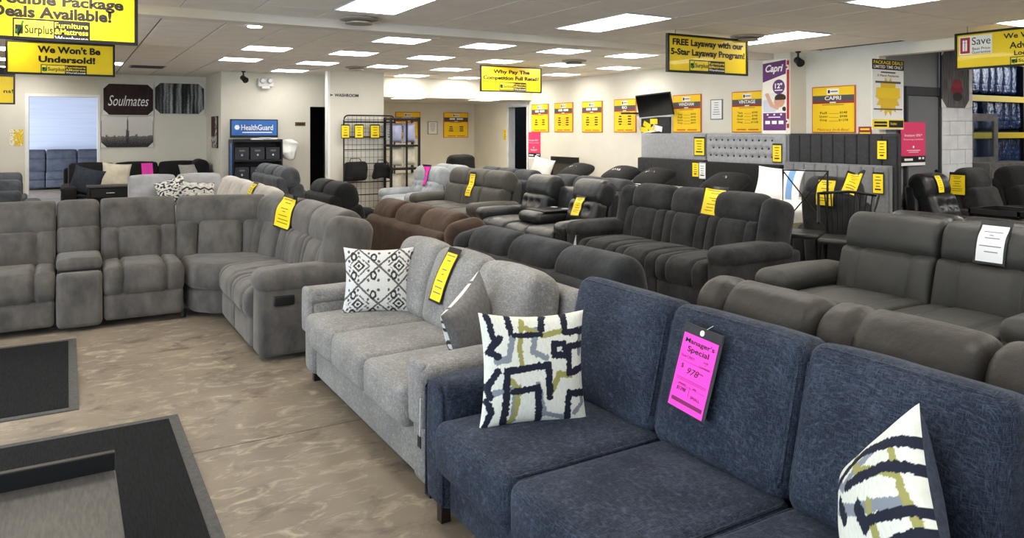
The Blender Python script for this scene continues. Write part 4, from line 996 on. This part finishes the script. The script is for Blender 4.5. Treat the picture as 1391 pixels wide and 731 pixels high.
for i, (cx, cz, a) in enumerate(((-.2, .02, .4), (-.02, .12, 0), (-.05, -.1, -.3), (.1, -.08, .2), (-.25, -.12, .1))):
    MB().add(*rbox((W*.26, .006, H*.3), .001, 1, 1), (cx*W*1.4, -.008-.004*i, cz*H*2), ry(a)).build('card', 'yellow' if i != 3 else 'paper', t, smooth=False)
cb = MB()
for i in range(4): cb.tube([(-W*.5, -.01, H*(.3-.2*i)), (-W*.62, -.03, -H*.1*i), (-W*.45, -.035, -H*.45), (-W*(.1-.1*i), -.03, -H*.3), (0, -.03, H*.1)], .006, 5)
cb.build('cable', 'white_plastic', t)
sh = thing('wall_shelf', 'small black floating shelf on a white bracket beside the television', 'shelf', tuple(at_x(858, 154, 9.0)), -PI/2)
MB().hb((0, 0, 0), (.36, .22, .03), .004).build('shelf', 'black_plastic', sh, smooth=False); MB().tube([(.1, 0, -.03), (.1, .2, -.06)], .012, 6).build('bracket', 'white_plastic', sh)
# ---- pictures on the back wall
def corners(t, W, H, m='white_plastic'):
    k = min(W, H)*.17
    for (sx, sz) in ((-1, -1), (1, -1), (-1, 1), (1, 1)):
        MB().prism([(0, 0), (-sx*k, 0), (0, -sz*k)] if sx*sz > 0 else [(0, 0), (0, -sz*k), (-sx*k, 0)], 0, .006, (sx*W*.505, 0, sz*H*.505), rx(PI/2)).build('corner_guard', m, t, smooth=False)
def picture(label, rc, plane, val, fn, nx=70, ny=44, guards=True):
    t, W, H = board('wall_picture', label, 'picture', *rc, plane, val, .03)
    slab(t, 'canvas_frame', W, H, 'bench_black', .028); canvas('print', W*.99, H*.99, nx, ny, fn, t, -.0015)
    if guards: corners(t, W, H)
    return t, W, H
def wood(s, t): return mixc((58, 36, 36), (36, 24, 26), .5+.9*nz(s*14, t*3, 1)+.4*nz(s*3, t*40, 2))
t, W, H = picture('dark brown wooden picture with white script reading Soulmates', (140.5, 114.5, 208, 156), 'y', YB, wood)
text('Soulmates', 0, -H*.04, W*.82, H*.34, 'white_ink', t, -.004, .0, .35)
def birch(s, t):
    q = nz(s*17+.25*nz(s*3, t*3), t*.5, 1)
    return mixc((30, 32, 34), (172, 176, 178), .42+1.5*q+.55*nz(s*60, t*46, 3))
picture('black and white picture of dense birch trunks beside the script picture', (210.5, 113.5, 277, 154.5), 'y', YB, birch, 90, 50)
def city(s, t):
    sky = mixc((196, 192, 188), (222, 219, 214), t)
    sp = .13*math.exp(-((s-.5)/.012)**2)+.0
    hgt = .34+.12*abs(nz(math.floor(s*26)*.73, 2.1))+(.20 if abs(s-.5) < .035 else 0)+(.34 if abs(s-.5) < .018 else 0)+(.46 if abs(s-.5) < .007 else 0)
    if t < hgt:
        f = t/hgt; return mixc((44, 42, 42), (150, 147, 144), f*.8+.5*nz(s*46, t*34, 3)-.1)
    return sky
picture('faded black and white city skyline picture below the script picture', (137.5, 158, 208, 200), 'y', YB, city, 110, 64)
picture('narrow dark red and grey picture on the short return wall', (287, 158, 294.5, 201), 'x', 2.5, lambda s, t: (70, 36, 40) if t > .35 and s < .7 else ((196, 192, 190) if nz(s*5, t*9) > 0 else (96, 90, 90)), 20, 40, False)
def lips(s, t):
    c = mixc((62, 60, 62), (104, 101, 102), .5+nz(s*30, t*4, 2)+.3*(1-2*abs(s-.5)))
    if (s-.55)**2/.05+(t-.30)**2/.010 < 1: c = (126, 34, 50)
    if (s-.55)**2/.03+(t-.40)**2/.006 < 1 and t > .33: c = (140, 44, 60)
    if (s-.57)**2/.03+(t-.18)**2/.006 < 1: c = (44, 42, 44)
    return c
picture('tall grey wooden picture with dark red lips hung on the white block column', (1279, 66, 1316.5, 146), 'y', 5.955, lips, 60, 110)
# ---- rack with blue header, boxes
hx0, hx1 = at_y(315, 178, 14.6).x, at_y(383, 178, 14.6).x; HW = hx1-hx0
hg = thing('display_rack', 'black display rack with a blue lettered header against the mid wall', 'display rack', ((hx0+hx1)/2, 14.62, 0))
zt, zb = at_y(350, 162, 14.6).z, at_y(350, 187, 14.6).z
MB().hb((-.02, .16, (zt+zb)/2), (HW*.96, .05, zt-zb), .004).build('header_frame', 'bench_black', hg, smooth=False)
sg = MB().hb((-.02, .132, (zt+zb)/2+.01), (HW*.91, .012, (zt-zb)*.82), .002).build('header_panel', 'blue_sign', hg, smooth=False)
text('HealthGuard', .03, (zt+zb)/2+.02, HW*.64, (zt-zb)*.30, 'white_ink', hg, .122, .01); bars([(.03, (zt+zb)/2-.075, HW*.6, .018)], 'white_ink', hg, .124)
MB().lathe([(.05, 0), (.05, .004)], 6, (-HW*.37, .126, (zt+zb)/2+.02), rx(PI/2)).build('emblem', 'white_ink', hg, smooth=False)
MB().hb((0, .32, .77), (HW, .02, 1.54), .003).build('back_panel', 'bench_black', hg, smooth=False)
for s in (-1, 1): MB().hb((s*(HW/2-.015), .12, .77), (.03, .40, 1.54), .003).build('side_panel', 'bench_black', hg, smooth=False)
MB().hb((-HW/2-.02, -.05, 1.05), (.012, .12, .85), .002).build('side_leaflet', 'blue_sign', hg, smooth=False)
zs = [.05, .42, .79, 1.16, 1.53]
for z in zs: MB().hb((0, .12, z-.02), (HW-.06, .40, .035), .003).build('shelf', 'bench_black', hg, smooth=False)
bx = None
for r in range(4):
    for c in range(3):
        x = hg.location.x-HW*.31+HW*.31*c
        b = thing('product_box', f'dark navy product box with small white mark on the {["lowest", "second lowest", "second highest", "highest"][r]} rack shelf', 'box', (x, 14.60, zs[r]), 0, 'boxes on the display rack')
        MB().hb((0, .10, .115), (HW*.28, .26, .23), .005).build('carton', 'navy_box', b, smooth=False)
        bars([(0, .17, HW*.11, .03), (0, .10, .02, .03)], 'ink_grey', b, -.034); bars([(0, .09, .03, .03)], 'white_ink', b, -.034)
lf = thing('leaflet_stack', 'white leaflets lying on top of the black display rack', 'leaflets', (hg.location.x+.1, 14.62, 1.53))
for i, (x, z) in enumerate(((0, 0), (.14, .012), (.25, .004))): MB().hb((x-.1, 0, .02+z), (.22, .14, .03), .002).build('leaflet', 'paper', lf, smooth=False)
p = at_y(398, 200, 14.75)
wb = thing('plastic_bag', 'crumpled white plastic bag hanging at the side of the display rack', 'bag', (hx1+.15, 14.62, p.z-.16))
MB().rb((0, 0, .12), (.26, .16, .36), .07, None, 3, 6, (.02, .02, .02), .07, 3).build('bag', 'white_fabric', wb, smooth=False)
MB().tube([(-.05, .0, .28), (-.10, .02, .36), (-.19, .03, .37)], .006, 6).build('handle', 'white_plastic', wb)
em = thing('emergency_light', 'white twin head emergency light on the mid wall near the ceiling', 'emergency light', (at_y(361, 112, 14.9).x, 14.9, at_y(361, 112, 14.9).z))
MB().rb((0, .02, 0), (.28, .10, .16), .015, None, 2, 1).build('housing', 'white_plastic', em)
for s in (-1, 1): MB().lathe([(.05, 0), (.055, .03), (.04, .06)], 14, (s*.07, -.04, .03), rx(PI/2)).build('lamp_head', 'clear_holder', em)
MB().hb((0, .0, -.10), (.16, .06, .05), .01).build('lamp_bracket', 'white_plastic', em)
t, W, H = board('name_plate', 'small dark bronze name plate on the mid wall beside the dark doorway', 'sign', 401, 166, 415, 171, 'y', 14.98, .01); slab(t, 'plate', W, H, 'ink_soft', .01); bars([(0, 0, W*.7, H*.3)], 'ink', t, -.001)
# WASHROOM lettering
t, W, H = board('washroom_sign', 'black WASHROOM lettering with a left arrow on the pier wall', 'sign', 446, 126, 487, 133, 'y', 13.80, .004)
text('WASHROOM', W*.10, 0, W*.80, H*.62, 'ink', t, 0, .03)
ar = MB().prism([(-W*.5, 0), (-W*.43, H*.35), (-W*.43, H*.12), (-W*.36, H*.12), (-W*.36, -H*.12), (-W*.43, -H*.12), (-W*.43, -H*.35)], 0, .003, (0, .002, 0), rx(PI/2)).build('arrow', 'ink', t, smooth=False)
# ---- security cameras and ceiling fittings
def cctv(label, loc, rz):
    t = thing('security_camera', label, 'camera', loc, rz)
    MB().lathe([(.04, 0), (.04, -.015), (.015, -.03), (.015, -.10)], 12).build('mount', 'black_plastic', t)
    MB().lathe([(.035, 0), (.05, .02), (.05, .13), (.06, .15), (.055, .16)], 14, (0, .05, -.11), rx(PI/2+.45)).build('body', 'black_plastic', t)
cctv('black security camera under the ceiling at the corner of the mid wall', (2.85, 14.7, HC), .3)
cctv('black security camera under the ceiling beside the pillar', (8.90, 7.02, HC), -.5)
def diffuser_vent(label, loc):
    t = thing('air_diffuser', label, 'air vent', loc, 0)
    MB().lathe([(.16, 0), (.20, -.005), (.19, -.02), (.15, -.03)], 24).build('ring', 'vent', t)
    MB().lathe([(.05, 0), (.13, -.03), (.135, -.045), (.02, -.055)], 24, (0, 0, -.015)).build('cone', 'vent', t)
for (u, v, lab) in ((477, 28.5, 'round ceiling air diffuser beside the ceiling beam and a long light panel'), (484, 91, 'round ceiling air diffuser in front of the WASHROOM wall'), (780, 82, 'round ceiling air diffuser among the square light panels'), (1015, 48.5, 'round ceiling air diffuser beside a long light panel near the pillar')):
    p = at_z(u, v, HC); diffuser_vent(lab, (p.x, min(p.y, 7.20) if u == 477 else p.y, HC))
p = at_z(346, 34.5, HC); dl = thing('downlight', 'small round glowing downlight just past the ceiling beam', 'downlight', (p.x, p.y, HC))
MB().lathe([(.10, 0), (.10, -.008), (.08, -.012)], 20).build('trim_ring', 'light_frame', dl); MB().lathe([(.075, -.008), (.07, -.02), (.02, -.024)], 20).build('lens', 'downlight', dl)
p = at_z(200, 90.5, HC); vt = thing('return_grille', 'dark square return air grille in the ceiling near the back wall', 'air vent', (p.x, p.y, HC))
MB().box(-.28, .28, -.28, .28, -.006, 0).build('frame', 'vent', vt, smooth=False)
for i in range(8): MB().box(-.25, .25, -.24+.062*i, -.24+.062*i+.04, -.014, -.006).build('slat', 'black_plastic', vt, smooth=False)
# ---- wire display grid and pillow shelf
gx0, gx1 = at_y(467, 178, 13.66).x, at_y(536, 178, 13.66).x; gz = at_y(500, 157, 13.66).z; GW = gx1-gx0
g = thing('wire_display_grid', 'black freestanding wire grid display in front of the WASHROOM wall', 'display rack', (gx0, 13.66, 0))
r_ = .09; arc = [(0, 0, 0), (0, 0, gz-r_)]+[(r_-r_*math.cos(a), 0, gz-r_+r_*math.sin(a)) for a in (.4, .8, 1.2)]+[(r_, 0, gz), (GW-r_, 0, gz)]+[(GW-r_+r_*math.sin(a), 0, gz-r_+r_*math.cos(a)) for a in (.4, .8, 1.2)]+[(GW, 0, gz-r_), (GW, 0, 0)]
MB().tube(arc, .014, 7).build('frame', 'black_metal', g)
for v in (166, 186, 203, 222, 247, 264):
    z = at_y(500, v, 13.66).z; MB().tube([(0, -.01, z), (GW, -.01, z)], .016 if v < 190 else .010, 6).build('cross_bar', 'black_metal', g)
mb = MB()
for i in range(1, 12): mb.tube([(GW*i/12, .005, .1), (GW*i/12, .005, gz-.02)], .003, 4)
for i in range(16): mb.tube([(0, .01, .12+.12*i), (GW, .01, .12+.12*i)], .003, 4)
mb.build('wire_mesh', 'black_metal', g)
for s in (0, GW): MB().tube([(s, -.10, .02), (s, .11, .02)], .015, 6).build('foot', 'black_metal', g)
def flat_tag(label, u0, v0, u1, v1, plane, val, m='yellow', name='price_tag', n=4, group=None):
    t, W, H = board(name, label, 'price tag', u0, v0, u1, v1, plane, val, .008, group)
    slab(t, 'holder', W, H, 'bench_black' if m != 'paper' else 'clear_holder', .006); slab(t, 'card', W*.88, H*.86, m, .002, -.002, 0, -H*.02)
    bars([(0, H*(.28-.56*i/max(1, n-1)), W*random.uniform(.3, .6), H*(.035 if i < n-1 else .07)) for i in range(n)], 'ink', t, -.0025)
    return t
flat_tag('yellow price tag on the wire grid, end away from the pillow shelf', 463.5, 169, 475, 188, 'y', 13.63)
flat_tag('yellow price tag in the middle of the wire grid', 481.5, 169, 494, 188, 'y', 13.63)
flat_tag('yellow price tag on the wire grid next to the white sheet', 503, 169, 516, 188, 'y', 13.63)
flat_tag('white printed sheet hung on the wire grid beside the pillow shelf', 523.5, 168, 538.5, 191, 'y', 13.61, 'paper', 'hanging_sheet', 5)
for (lab, u0, u1, v0, v1, sd) in (('crumpled black cloth bag hung on the wire grid', 469, 498, 220, 245, 2), ('folded black cloth bag hung on the wire grid beside the pillow shelf', 507, 533, 222, 242, 5)):
    a, b = at_y(u0, v0, 13.52), at_y(u1, v1, 13.52)
    t = thing('cloth_bag', lab, 'bag', ((a.x+b.x)/2, 13.52, b.z)); w_, h_ = b.x-a.x, a.z-b.z
    MB().rb((0, 0, h_/2), (w_, .16, h_), .05, None, 3, 7, (.0, .02, .0), .04, sd).build('bag', 'black_fabric', t, ang=60)
    MB().tube([(-w_*.3, .0, h_-.03), (-w_*.2, .06, h_+.06), (w_*.2, .06, h_+.06), (w_*.3, 0, h_-.03)], .008, 6).build('strap', 'black_fabric', t)
sx0, sx1 = at_y(531, 178, 13.23).x, at_y(569, 178, 13.23).x; SW = sx1-sx0
sf = thing('pillow_shelf', 'tall narrow black shelf stand filled with bagged pillows', 'shelf', (sx0, 13.22, 0))
for x in (0, SW):
    for y in (0, .33): MB().box(x-.02, x+.02, y-.02, y+.02, 0, 1.96).build('post', 'bench_black', sf, smooth=False)
MB().box(SW*.55-.015, SW*.55+.015, -.02, .01, .2, 1.9).build('post', 'bench_black', sf, smooth=False)
shz = [.45, .98, 1.42, 1.93]
for z in shz: MB().hb((SW/2, .18, z), (SW+.02, .38, .04), .004).build('shelf', 'bench_black', sf, smooth=False)
for (z, m, labs) in ((1.44, 'lavender', 'lavender'), (1.00, 'cream_fabric', 'cream'), (.47, 'cream_fabric', 'cream lower')):
    for k in range(2):
        lab = f'{"lavender" if m == "lavender" else "cream"} bagged pillow on the {"upper" if z > 1.2 else "middle" if z > .8 else "lower"} shelf of the black stand'
        pillow(lab, (sx0+SW*(.28+.48*k), 13.385, z+.225), (0, .03*(1-2*k), 0), SW*.45, .40 if z > .8 else .42, .2, m, m, n=14, name='bagged_pillow', group='pillows on the black shelf stand')
# dark backpack-like bag and small things behind the pale loveseat
a = at_y(626, 219, 14.3); t = thing('duffel_bag', 'black bag with white emblem standing behind the pale grey loveseat', 'bag', (a.x, 14.3, a.z-.5))
MB().rb((0, 0, .42), (.62, .25, .42), .09, None, 3, 6, (.0, .03, .02), .03, 4).build('bag', 'black_fabric', t, ang=70)
MB().lathe([(.07, 0), (.075, .004), (.05, .006)], 6, (.02, -.15, .42), rx(PI/2)).build('emblem', 'white_ink', t, smooth=False)
MB().box(-.3, .3, -.12, .12, -a.z+.5, .22).build('stand', 'bench_black', t, smooth=False)
# ================================================================== HANGING SIGNS
def surplus_logo(t, cx, cz, w, h, y=-.006):
    slab(t, 'logo_plate', w, h, 'ink', .003, y, cx, cz)
    slab(t, 'logo_panel', w*.50, h*.84, 'logo_yellow', .002, y-.002, cx-w*.23, cz)
    text('Surplus', cx-w*.17, cz-h*.03, w*.36, h*.50, 'ink', t, y-.004, .015)
    slab(t, 'check_box', w*.10, h*.4, 'ink', .002, y-.003, cx-w*.42, cz)
    MB().tube([(cx-w*.455, y-.005, cz+h*.0), (cx-w*.43, y-.005, cz-h*.28), (cx-w*.37, y-.005, cz+h*.38)], h*.05, 5).build('check_mark', 'green', t)
    text('Furniture', cx+w*.255, cz+h*.27, w*.44, h*.24, 'logo_yellow', t, y-.004, .015); text('&Mattress', cx+w*.255, cz-h*.02, w*.44, h*.24, 'logo_yellow', t, y-.004, .015); text('Warehouse', cx+w*.255, cz-h*.31, w*.44, h*.20, 'white_ink', t, y-.004, .015)
def hang_sign(label, loc, rz, W, H, lines, logo, border=.022, extra=None, rods=True, topgap=None):
    t = thing('hanging_sign', label, 'sign', loc, rz)                     # origin: centre of the board
    fr = MB()
    for (x0, x1, z0, z1) in ((-W/2, W/2, H/2-border, H/2), (-W/2, W/2, -H/2, -H/2+border), (-W/2, -W/2+border, -H/2+border, H/2-border), (W/2-border, W/2, -H/2+border, H/2-border)): fr.box(x0, x1, -.02, .02, z0, z1)
    fr.build('frame', 'bench_black', t, smooth=False)
    slab(t, 'panel', W-2*border, H-2*border, 'yellow_sign', .016, -.008)
    for (s, cx, cz, w, h) in lines: text(s, cx*W, cz*H, w*W, h*H, 'ink', t, -.0105, .04 if w*W/len(s) > .045 else .02)
    if logo: surplus_logo(t, logo[0]*W, logo[1]*H, logo[2]*W, logo[3]*H, -.011)
    gap = HC-(loc[2]+H/2)
    if gap > .012:
        for s in (-1, 1): MB().tube([(s*W*.4, 0, H/2), (s*W*.4, 0, H/2+gap)], .003, 5).build('hanger', 'black_metal', t)
    return t
hang_sign('big yellow hanging sign reading Incredible Package Deals Available', (-.155, 6.50, 2.595), 0, 1.25, .46, [('Incredible Package', .04, .13, .76, .23), ('Deals Available!', .05, -.05, .61, .19)], (.045, -.335, .39, .36))
hang_sign('yellow hanging sign reading We Won\'t Be Undersold', (-.06, 10.5, 2.57), 0, 1.13, .40, [("We Won't Be", .07, .26, .58, .22), ('Undersold!', .05, -.03, .52, .20)], (.02, -.33, .42, .28))
hang_sign('small yellow hanging sign cut off beside the back wall with the daylit opening', (-1.28, 13.5, 2.32), 0, 1.2, .44, [('ns!', .43, -.05, .10, .13)], None)
t = thing('hanging_sign', 'narrow black hanging sign strip above the small cut off yellow sign', 'sign', (-1.28, 13.52, 2.60)); slab(t, 'panel', 1.2, .11, 'ink', .012); text('CA', .52, 0, .12, .07, 'ink_soft', t, -.002, .03)
p0, p1 = at_y(652.5, 92, 11.0), at_y(735, 96, 11.0)
hang_sign('yellow hanging sign reading Why Pay The Competition Full Retail', ((p0.x+p1.x)/2, 11.0, 2.585), 0, p1.x-p0.x, .44, [('Why Pay The', 0, .26, .60, .19), ('Competition Full Retail?', 0, .02, .92, .20)], (.02, -.28, .44, .32), .018)
hang_sign('yellow hanging sign reading FREE Layaway with our 5-Star Layaway Program', (6.33, 6.22, 2.57), 0, 1.27, .43, [('FREE Layaway with our', .0, .27, .88, .22), ('5-Star Layaway Program!', 0, .02, .92, .22)], (-.02, -.30, .44, .30))
hs = hang_sign('yellow hanging sign with a red best price guarantee badge', (8.38, 3.92, 2.565), -PI/2, 1.27, .40, [('We Will Beat Any', .155, .28, .53, .18), ('Advertised', .105, .05, .34, .17), ('Local Competition!', .21, -.17, .48, .17)], (.15, -.36, .42, .22))
slab(hs, 'badge', .34, .20, 'logo_white', .003, -.012, -.42, .06); slab(hs, 'badge_mark', .10, .17, 'red_strip', .003, -.015, -.525, .06)
text('ii', -.525, .06, .05, .12, 'white_ink', hs, -.0175, .04); text('Save', -.36, .10, .19, .08, 'ink', hs, -.0135, .0); text('Best Price\nGuarantee', -.36, .0, .19, .065, 'ink', hs, -.0135, .005)
# ================================================================== PRICE TAGS laid on what they hang from
bpy.context.view_layer.update(); DG = bpy.context.evaluated_depsgraph_get()
def hit(u, v):
    return cast(EYE, ray(u, v).normalized())
def cast(p, d, far=60):
    """first cushion along the ray: chairs, pillows and racks in between are passed through"""
    p = p.copy()
    for _ in range(30):
        ok, loc, nrm, i, o, m = SC.ray_cast(DG, p+d*.004, d, distance=far)
        if not ok: return None
        q = o
        while q.parent: q = q.parent
        if q.get('category') in ('sofa', 'recliner') or q.get('kind') == 'structure': return loc, nrm, o
        p = loc
    return None
def frame_at(u, v, du=0, dv=0):
    hs_ = [hit(u+a, v+b) for a, b in ((0, 0), (-6, 0), (6, 0), (0, -6), (0, 6))]
    h0 = hs_[0]; ok = [h for h in hs_ if h and (h[0]-h0[0]).length < .25]
    n = Vector((0, 0, 0))
    for h in ok: n += h[1]
    n.normalize(); return h0[0], n
def drape(label, u, v, w, h, m='yellow', roll=0, name='price_tag', rows=None, holder='clear_holder', tilt=None, lift=.012, group=None, margin=.014):
    """a card in a holder laid over the cushion seen at (u, v), following its surface"""
    c, n = frame_at(u, v)
    if tilt is not None: n = (n+Vector((0, 0, tilt))).normalized()
    up = (Vector((0, 0, 1))-n*n.z).normalized(); rt = up.cross(n)*1.0
    if roll: up, rt = up*math.cos(roll)+rt*math.sin(roll), rt*math.cos(roll)-up*math.sin(roll)
    t = thing(name, label, 'price tag', tuple(c), 0, group)
    NU, NV = 8, 12; grid = {}
    for j in range(NV+1):
        for i in range(NU+1):
            p = c+rt*(w*(i/NU-.5))+up*(h*(j/NV-.5)); hh = cast(p+n*.25, -n, .6)
            q = (hh[0]-c).dot(n) if hh else 0; grid[i, j] = max(-.07, min(.07, q))
    for _ in range(6):          # a stiff sheet: smooth, but never below the cushion
        g2 = {}
        for (i, j), q in grid.items():
            nb = [grid[a, b] for a, b in ((i-1, j), (i+1, j), (i, j-1), (i, j+1)) if (a, b) in grid]; g2[i, j] = max(q, sum(nb)/len(nb)) if q > sum(nb)/len(nb)-.02 else sum(nb)/len(nb)
        grid = g2
    def pos(off):
        def f_(s, tt):
            x, y = s*NU, tt*NV; i, j = min(NU-1, int(x)), min(NV-1, int(y)); fx, fy = x-i, y-j
            q = (grid[i, j]*(1-fx)+grid[i+1, j]*fx)*(1-fy)+(grid[i, j+1]*(1-fx)+grid[i+1, j+1]*fx)*fy
            return rt*(w*(s-.5))+up*(h*(tt-.5))+n*(q+lift+off)
        return f_
    def sheet(nm, mm, s0, s1, t0, t1, off, nx, ny):
        P = pos(off); V = []; Fc = []
        for k in (0, -.003):
            P = pos(off+k)
            V += [P(s0+(s1-s0)*i/nx, t0+(t1-t0)*j/ny) for j in range(ny+1) for i in range(nx+1)]
        N_ = (nx+1)*(ny+1)
        for j in range(ny):
            for i in range(nx):
                a = j*(nx+1)+i; Fc.append((a, a+1, a+nx+2, a+nx+1)); Fc.append((N_+a, N_+a+nx+1, N_+a+nx+2, N_+a+1))
        return MB().add(V, Fc).build(nm, mm, t, ang=60)
    e = margin
    sheet('holder', 'bench_black', -e/w, 1+e/w, -e/h, 1+2.6*e/h, 0, 8, 12)
    sheet('card', m, 0, 1, 0, 1, .002, 8, 12)
    for (s0, s1, z) in rows or [(.2, .8, .90), (.3, .7, .82), (.25, .75, .66), (.35, .65, .55), (.25, .75, .42), (.15, .85, .28), (.2, .8, .18)]:
        sheet('print_line', 'ink_soft' if m == 'yellow' else 'ink_grey', s0, s1, z, z+.024, .0032, 4, 1)
    return t
BIG = [(.1, .9, .93), (.3, .7, .82), (.25, .72, .62), (.4, .6, .52), (.2, .75, .38), (.2, .85, .25), (.15, .85, .14)]
drape('yellow price tag draped over the corner headrest of the taupe sectional', 387, 289, .29, .28, roll=.08, rows=BIG)
drape('tall yellow price tag on the middle cushion of the light grey sofa', 603, 376, .14, .30, 'yellow_poster', rows=BIG, roll=.0)
drape('yellow price tag draped over the middle headrest of the charcoal facing sofa', 969, 275, .20, .27, rows=BIG, roll=.22)
drape('white clearance tag with red heading on the dark leather loveseat', 1347, 331, .17, .25, 'paper', rows=[(.15, .85, .80), (.4, .55, .70), (.25, .8, .62), (.1, .9, .40), (.3, .8, .25)])
drape('tall yellow price tag on the olive grey leather sofa', 643, 252, .17, .36, rows=BIG)
drape('bright pink price tag on the pale grey loveseat', 579, 239, .17, .34, 'pink', rows=[(.3, .7, .7), (.35, .65, .5), (.25, .75, .3)])
drape('yellow price tag on the middle of the tufted black sofa', 786, 281, .16, .24)
drape('yellow price tag on the black leather tufted recliner by the grey door', 1276, 250, .12, .22)
drape('yellow price tag on the dark grey recliner by the white block column', 1301, 251, .20, .26)
drape('yellow price tag on the outer back of the charcoal recliner beside the grey headboard', 1122, 262, .20, .26)
drape('yellow price tag laid over the top of the charcoal recliner', 1158, 247, .13, .28, roll=.5)
drape('pink price tag standing on the long black sofa', 200, 231, .20, .28, 'pink', rows=[(.2, .8, .8), (.4, .6, .55), (.4, .6, .4), (.45, .7, .3)])
drape('small yellow price tag lying on the beige end of the corner sectional', 341, 260, .16, .22)
def wtag(lab, u0, v0, u1, v1, X, m='yellow'): return flat_tag(lab, u0, v0, u1, v1, 'x', X, m, n=5)
wtag('yellow price tag on the smooth light grey headboard', 942.5, 186, 957.5, 212, 8.755)
wtag('yellow price tag on the tufted headboard', 1049, 195, 1062, 221, 8.73)
wtag('yellow price tag on the tall black channelled headboard', 1191, 189, 1205, 217.5, 8.745)
wtag('yellow price tag on the plain black low headboard', 940, 219.5, 949.3, 241, 8.61)
wtag('white price tag on the plain black low headboard beside the yellow one', 949.5, 221, 958.3, 243, 8.61, 'paper')
wtag('yellow price tag on the mid grey channelled headboard', 1185, 234, 1200.5, 264, 8.59)
# ---- the pink manager's special board on the navy sofa
cs = [hit(u, v) for u, v in ((925, 470), (985, 480), (965, 560), (915, 540))]
c0, n0 = frame_at(951, 505)
up = (Vector((0, 0, 1))-n0*n0.z).normalized(); fy = -n0; fx = fy.cross(up)
t = thing('price_board', 'bright pink manager\'s special price board hung on the navy sofa back', 'price tag', tuple(c0+n0*.028))
t.rotation_euler = (Matrix((fx, fy, up)).transposed() @ ry(.04)).to_euler()
W, H = .212, .315
slab(t, 'holder', W, H, 'bench_black', .004); slab(t, 'clear_strip', W*.96, H*.10, 'headboard_dark', .002, -.002, 0, H*.44)
slab(t, 'card', W*.88, H*.87, 'pink', .002, -.002, -W*.01, -H*.05)
text("Manager's", 0, H*.30, W*.74, H*.075, 'ink', t, -.0035, .012); text('Special', 0, H*.205, W*.54, H*.085, 'ink', t, -.0035, .012)
text('Now ONLY:', -W*.21, H*.12, W*.36, H*.035, 'pink_dark', t, -.0035, 0); text('Sofa\n+\nLoveseat', W*.24, H*.105, W*.26, H*.085, 'ink', t, -.0035, 0, .2)
text('$', -W*.30, H*.0, W*.06, H*.06, 'pink_dark', t, -.0035, .01); text('978', -.01*W, -H*.03, W*.30, H*.075, 'ink', t, -.0035, 0, .3); text('00', W*.20, -H*.01, W*.09, H*.02, 'ink', t, -.0035)
for (cx, cz, w_, h_) in ((0, -H*.135, W*.76, .0012), (0, -H*.155, W*.76, .0012), (0, -H*.215, W*.76, .0008), (0, H*.06, W*.76, .0008)): bars([(cx, cz, w_, h_)], 'pink_dark', t, -.0033)
text('$1298', -W*.20, -H*.26, W*.24, H*.05, 'ink', t, -.0035, 0, .3); text('SMALL', W*.18, -H*.30, W*.24, H*.035, 'ink', t, -.0035, 0, .1); bars([(-W*.2, -H*.20, W*.18, H*.012), (W*.12, -H*.20, W*.08, H*.012), (0, -H*.255, .0008, H*.12)], 'pink_dark', t, -.0033)
slab(t, 'black_bar', W*.78, H*.045, 'pink_dark', .001, -.003, 0, -H*.395)
MB().tube([(0, -.004, H*.45), (.01, .004, H*.50), (.02, .02, H*.56)], .0012, 5).build('loop', 'clear_holder', t)
MB().lathe([(.011, 0), (.011, .003)], 12, (W*.0, -.003, H*.44), rx(PI/2)).build('hanger_hole', 'white_plastic', t, smooth=False)
# folded white leaflet on the charcoal sofa arm
c1 = hit(782, 330)
if c1:
    t = thing('folded_leaflet', 'small folded white leaflet tucked at the arm of the charcoal facing sofa', 'leaflet', tuple(c1[0]))
    MB().add([(-.05, -.02, -.03), (.05, 0, -.03), (.0, -.01, .10), (-.05, -.02, -.032), (.05, 0, -.032), (.0, -.006, .10)], [(0, 1, 2), (5, 4, 3), (0, 2, 5, 3), (2, 1, 4, 5), (1, 0, 3, 4)]).build('sheet', 'paper', t, smooth=False)
# framed cards standing on the folded tray of the tufted black sofa
